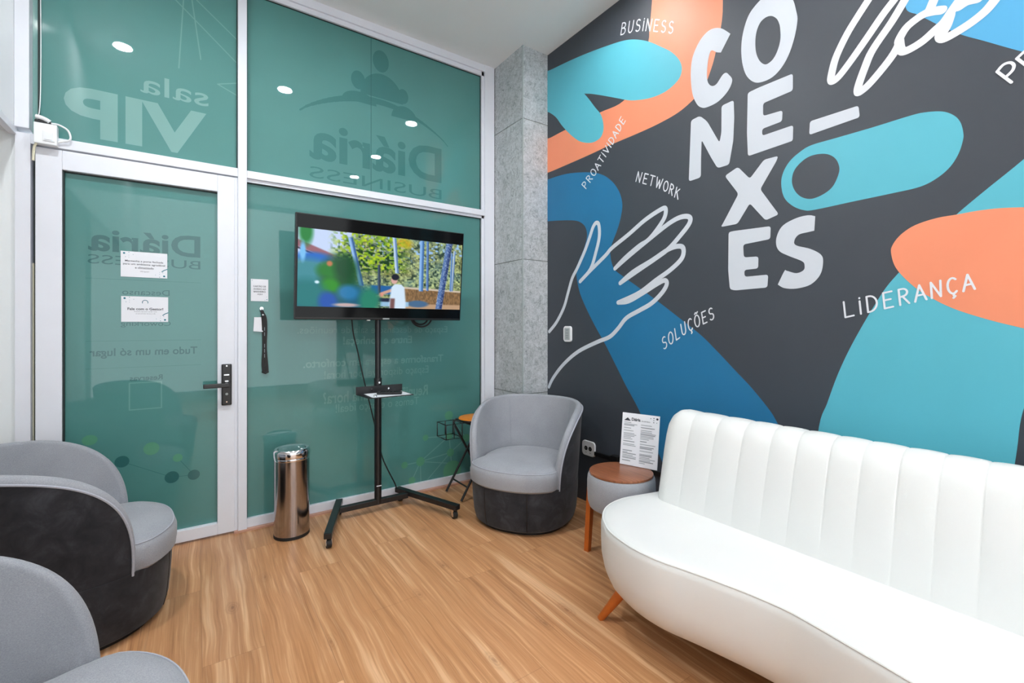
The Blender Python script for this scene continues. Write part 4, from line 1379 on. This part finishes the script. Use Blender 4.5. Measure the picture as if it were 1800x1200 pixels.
# ------------------------------------------------------------------ folding stool with orange seat behind the armchair
fs_ = tag(empty('folding_stool', (1.665, 2.87, 0)), 'black folding stool with round orange seat and wire basket behind the armchair', 'stool')
MB().lathe([(0.0, 0.546), (0.10, 0.546), (0.122, 0.541), (0.128, 0.533), (0.125, 0.528)], n=40).build('seat', M['seat_orange'], fs_)
MB().lathe([(0.11, 0.520), (0.131, 0.520), (0.134, 0.527), (0.131, 0.535), (0.124, 0.532)], n=40).build('seat_rim', M['black_plastic'], fs_)
yA, yB = -0.13, 0.12
for nm, x0, x1 in (('leg_frame', -0.185, 0.11), ('leg_frame', 0.15, -0.115)):
    f = MB()
    o = 0.012 if x0 < 0 else -0.012
    for y in (yA + o, yB - o):
        f.tube([(x0, y, 0.008), (x1, y, 0.49), (x1 * 0.8, y, 0.512)], 0.0085, 10)
    f.tube([(x0 + (x1 - x0) * 0.17, yA + o, 0.09), (x0 + (x1 - x0) * 0.17, yB - o, 0.09)], 0.006, 8)
    f.tube([(x1 * 0.8, yA + o, 0.512), (x1 * 0.8, yB - o, 0.512)], 0.0085, 8)
    f.build(nm, M['black_metal'], fs_)
wb = MB()
bx0, bx1, by0, by1, bz0, bz1 = -0.255, -0.13, -0.03, 0.11, 0.415, 0.515
for z in (bz0, bz1):
    wb.tube([(bx0, by0, z), (bx1, by0, z), (bx1, by1, z), (bx0, by1, z)], 0.0032, 6, closed=True)
for x, y in ((bx0, by0), (bx1, by0), (bx1, by1), (bx0, by1), ((bx0 + bx1) / 2, by0), ((bx0 + bx1) / 2, by1)):
    wb.tube([(x, y, bz0), (x, y, bz1)], 0.0032, 6)
wb.tube([(bx1, by0, bz1), (-0.09, by0, 0.515)], 0.0032, 6).tube([(bx1, by1, bz1), (-0.06, by1, 0.515)], 0.0032, 6)
wb.build('wire_basket', M['black_metal'], fs_)


# ------------------------------------------------------------------ notices, lanyard, outlets, little box over the door
def notice(name, label, x0, x1, z0, z1, lines, tilt=0.0, corners=True, arcmark=False, y=YG):
    W, H = x1 - x0, z1 - z0
    r = tag(empty(name, ((x0 + x1) / 2, y - 0.0012, (z0 + z1) / 2)), label, 'notice')
    r.rotation_euler = (0, tilt, 0)
    MB().box(-W / 2, W / 2, -0.001, 0.001, -H / 2, H / 2).build('card', M['paper'], r)
    tx = MB()
    pl_ = lambda x, z: Vector((x, -0.0014, z))
    for body, a0, a1, b0, b1, bold in lines:
        text_fit(tx, body, -W / 2 + a0 * W, -W / 2 + a1 * W, -H / 2 + b0 * H, -H / 2 + b1 * H, pl_, bold=bold)
    tx.build('lettering', M['paper_ink'], r, weld=False)
    mk = MB()
    if corners:
        for sgn in (1, -1):
            for u, v, q in ((-0.43, 0.42, 0.024), (-0.40, 0.28, 0.008), (-0.33, 0.46, 0.010), (-0.33, 0.35, 0.006), (-0.33, 0.27, 0.006), (-0.24, 0.38, 0.007)):
                mk.add([pl_(sgn * u * W + q * W * math.cos(a), sgn * v * H + q * W * math.sin(a)) for a in [2 * PI * k / 14 for k in range(14)]], [tuple(range(14))])
        vs, f_ = ribbon([(0.38 * W, -0.24 * H), (0.44 * W, -0.17 * H), (0.5 * W, -0.13 * H)], 0.004)
        mk.add([pl_(v.x, v.y) for v in vs], f_)
    else:
        for u, v, q in ((0.42, -0.42, 0.03), (0.30, -0.45, 0.015), (-0.42, 0.44, 0.02), (0.40, -0.3, 0.015)):
            mk.add([pl_(u * W + q * W * math.cos(a), v * H + q * W * math.sin(a)) for a in [2 * PI * k / 14 for k in range(14)]], [tuple(range(14))])
    if arcmark:
        vs, f_ = ribbon([(0.06 * W * math.cos(a), 0.27 * H + 0.06 * W * math.sin(a)) for a in [math.radians(-20 + 220 * k / 12) for k in range(13)]], 0.003)
        mk.add([pl_(v.x, v.y) for v in vs], f_)
    mk.build('printed_marks', M['ink_teal'], r, weld=False)
    return r


notice('door_notice', 'white notice on the door asking to keep it closed, the upper one', -0.325, -0.131, 1.456, 1.590,
       [('Mantenha a porta fechada', 0.09, 0.91, 0.575, 0.665, 0.012), ('para um ambiente agradável', 0.05, 0.95, 0.455, 0.545, 0.012), ('e climatizado', 0.30, 0.70, 0.335, 0.415, 0.012), ('Obrigado!', 0.41, 0.60, 0.20, 0.25, 0.0)])
notice('door_notice', 'white notice on the door with the headset mark, the lower one', -0.323, -0.127, 1.220, 1.354,
       [('Fale com o Gestor!', 0.13, 0.89, 0.46, 0.56, 0.022), ('Estamos aqui para ajudar você', 0.27, 0.75, 0.38, 0.42, 0.0), ('no que precisar durante o dia', 0.30, 0.72, 0.30, 0.34, 0.0)], arcmark=True)
notice('access_notice', 'small square white notice on the glass above the lanyard', 0.266, 0.358, 1.346, 1.478,
       [('CARTÃO DE', 0.14, 0.86, 0.635, 0.725, 0.015), ('ACESSO AO', 0.14, 0.86, 0.515, 0.585, 0.015), ('BANHEIRO', 0.16, 0.84, 0.395, 0.465, 0.015), ('AQUI', 0.36, 0.66, 0.275, 0.345, 0.015)], corners=False)

lan = tag(empty('lanyard', (0.322, YG, 1.29)), 'black lanyard with white card hanging from a hook on the glass', 'lanyard')
MB().tube([(0, -0.001, 0.012), (0, -0.008, 0.012)], 0.010, 14).tube([(0, -0.006, 0.012), (0.0, -0.014, 0.004), (0.002, -0.018, -0.004), (0.003, -0.014, 0.006)], 0.0025, 8).build('hook', M['chrome'], lan)
st = MB()
for off in (0.0, 0.011):
    path = catmull([(0.002 - off * 0.6, -0.016, 0.0), (0.006 + off, -0.015, -0.04), (0.010 + off, -0.012, -0.12), (0.012 + off * 0.6, -0.010, -0.22), (0.008 + off * 1.6, -0.010, -0.32), (0.012 + off * 1.5, -0.010, -0.368)], False, 6)
    for p, q in zip(path, path[1:]):
        w = 0.0085
        st.add([p + Vector((-w, -off * 0.2, 0)), p + Vector((w, -off * 0.2, 0)), q + Vector((w, -off * 0.2, 0)), q + Vector((-w, -off * 0.2, 0)),
                p + Vector((-w, 0.002, 0)), p + Vector((w, 0.002, 0)), q + Vector((w, 0.002, 0)), q + Vector((-w, 0.002, 0))],
               [(0, 1, 2, 3), (4, 5, 6, 7), (0, 4, 7, 3), (1, 5, 6, 2)])
st.tube([(0.002, -0.012, -0.366), (0.02, -0.012, -0.376), (0.036, -0.012, -0.366)], 0.006, 8)
strap = st.build('strap', M['rubber'], lan, weld=False)
mk = MB()
for z in (-0.10, -0.13, -0.20, -0.23, -0.26):
    mk.box(0.013, 0.016, -0.0182, -0.0165, z - 0.022, z)
mk.build('printed_marks', M['ink_grey'], strap)
MB().lathe([(0.0, 0.006), (0.008, 0.004), (0.009, -0.004), (0.0, -0.007)], (0.006, -0.02, -0.026), 14).build('clasp', M['chrome'], lan)
MB().add([Vector(p) for p in ((-0.040, -0.012, -0.04), (0.006, -0.012, -0.04), (0.006, -0.012, -0.128), (-0.044, -0.012, -0.124), (-0.040, -0.009, -0.04), (0.006, -0.009, -0.04), (0.006, -0.009, -0.128), (-0.044, -0.009, -0.124))],
         [(0, 1, 2, 3), (4, 5, 6, 7), (0, 1, 5, 4), (1, 2, 6, 5), (2, 3, 7, 6), (3, 0, 4, 7)]).build('access_card', M['paper'], lan)


def wall_plate(name, label, y0, y1, z0, z1):
    r = tag(empty(name, (XR, (y0 + y1) / 2, (z0 + z1) / 2)), label, 'outlet')
    a, b = (y1 - y0) / 2, (z1 - z0) / 2
    q = min(a, b) * 0.5
    ring = []
    for sx, sz, a0 in ((1, 1, 0), (-1, 1, 90), (-1, -1, 180), (1, -1, 270)):
        for k in range(6):
            an = math.radians(a0 + 90 * k / 5)
            ring.append(((a - q) * sx + q * math.cos(an), (b - q) * sz + q * math.sin(an)))
    MB().rings([[Vector((-x, u * s, v * s)) for u, v in ring] for x, s in ((0.0, 1.0), (0.008, 1.0), (0.011, 0.95), (0.011, 0.80))]).build('cover_plate', M['white_plastic'], r)
    return r, a, b


r, a, b = wall_plate('wall_outlet', 'white double socket low on the charcoal wall beside the armchair', 2.196, 2.318, 0.318, 0.418)
for u in (-0.02, 0.02):
    MB().tube([(-0.010, u, 0), (-0.0122, u, 0)], 0.015, 18).build('socket', M['black_plastic'], r)
k = MB()
for u in (-0.02, 0.02):
    k.tube([(-0.0122, u, 0.0), (-0.0130, u, 0.0)], 0.003, 8)
    k.box(-0.0118, -0.0105, u - 0.006, u + 0.006, -0.030, -0.026)
k.build('socket_markings', M['ink_grey'], r)
r, a, b = wall_plate('wall_switch', 'white vertical rounded switch plate at chest height on the charcoal wall', 2.428, 2.512, 1.083, 1.196)
MB().box(-0.0125, -0.010, -0.027, 0.027, -0.042, 0.042, bev=0.001).build('inset', M['outlet_grey'], r)
MB().box(-0.0135, -0.012, -0.012, 0.012, 0.004, 0.010).box(-0.0135, -0.012, -0.012, 0.012, -0.014, -0.008).tube([(-0.012, 0, 0.028), (-0.0135, 0, 0.028)], 0.006, 10).tube([(-0.012, 0, -0.026), (-0.0135, 0, -0.026)], 0.006, 10).build('switch_markings', M['ink_grey'], r)
dct = tag(empty('cable_duct', (XR, 2.0, 0.35)), 'black cable duct running from the low socket behind the side table', 'cable duct')
MB().box(-0.018, 0.0, -0.35, 0.195, -0.014, 0.012, bev=0.003).build('duct', M['black_plastic'], dct)
MB().box(-0.04, 0.0, -0.03, 0.03, -0.03, 0.03, bev=0.004).build('junction_box', M['black_plastic'], dct)

bx = tag(empty('access_control_box', (-0.603, YF, 2.112)), 'white electric box with taped leads on the frame above the door', 'electric box')
bd = MB().box(-0.028, 0.052, -0.040, -0.001, -0.050, 0.048, bev=0.004).build('box_body', M['white_plastic'], bx)
MB().box(0.004, 0.044, -0.0440, -0.0395, -0.036, 0.014, bev=0.002).build('button_plate', M['white_plastic'], bd)
MB().box(0.010, 0.038, -0.0462, -0.0435, -0.030, 0.008, bev=0.001).build('push_button', M['paper'], bd)
MB().tube([(-0.026, -0.022, 0.056), (0.030, -0.022, 0.056)], 0.010, 10).build('black_adapter', M['black_plastic'], bx)
MB().tube(catmull([(-0.024, -0.026, 0.078), (-0.005, -0.028, 0.075), (0.014, -0.028, 0.068), (0.026, -0.026, 0.060)], False, 5), [0.005] + [0.010] * 13 + [0.011, 0.006], 10).build('plug', M['white_plastic'], bx)
MB().tube(catmull([(0.030, -0.022, 0.057), (0.055, -0.024, 0.056), (0.085, -0.022, 0.040), (0.096, -0.020, 0.012), (0.092, -0.018, -0.008), (0.070, -0.016, -0.018), (0.050, -0.014, -0.026)], False, 6), 0.0042, 8).build('lead', M['white_plastic'], bx)
MB().tube(catmull([(-0.026, -0.008, 0.05), (-0.018, 0.02, 0.14), (-0.016, 0.028, 0.4), (-0.017, 0.028, 0.7), (-0.016, 0.028, 1.0)], False, 6), 0.002, 6).build('riser_wire', M['white_plastic'], bx)
MB().tube(catmull([(-0.020, -0.030, -0.05), (-0.030, -0.020, -0.075), (-0.034, -0.012, -0.13)], False, 6), 0.005, 8).build('drop_lead', M['badge_yellow'], bx)
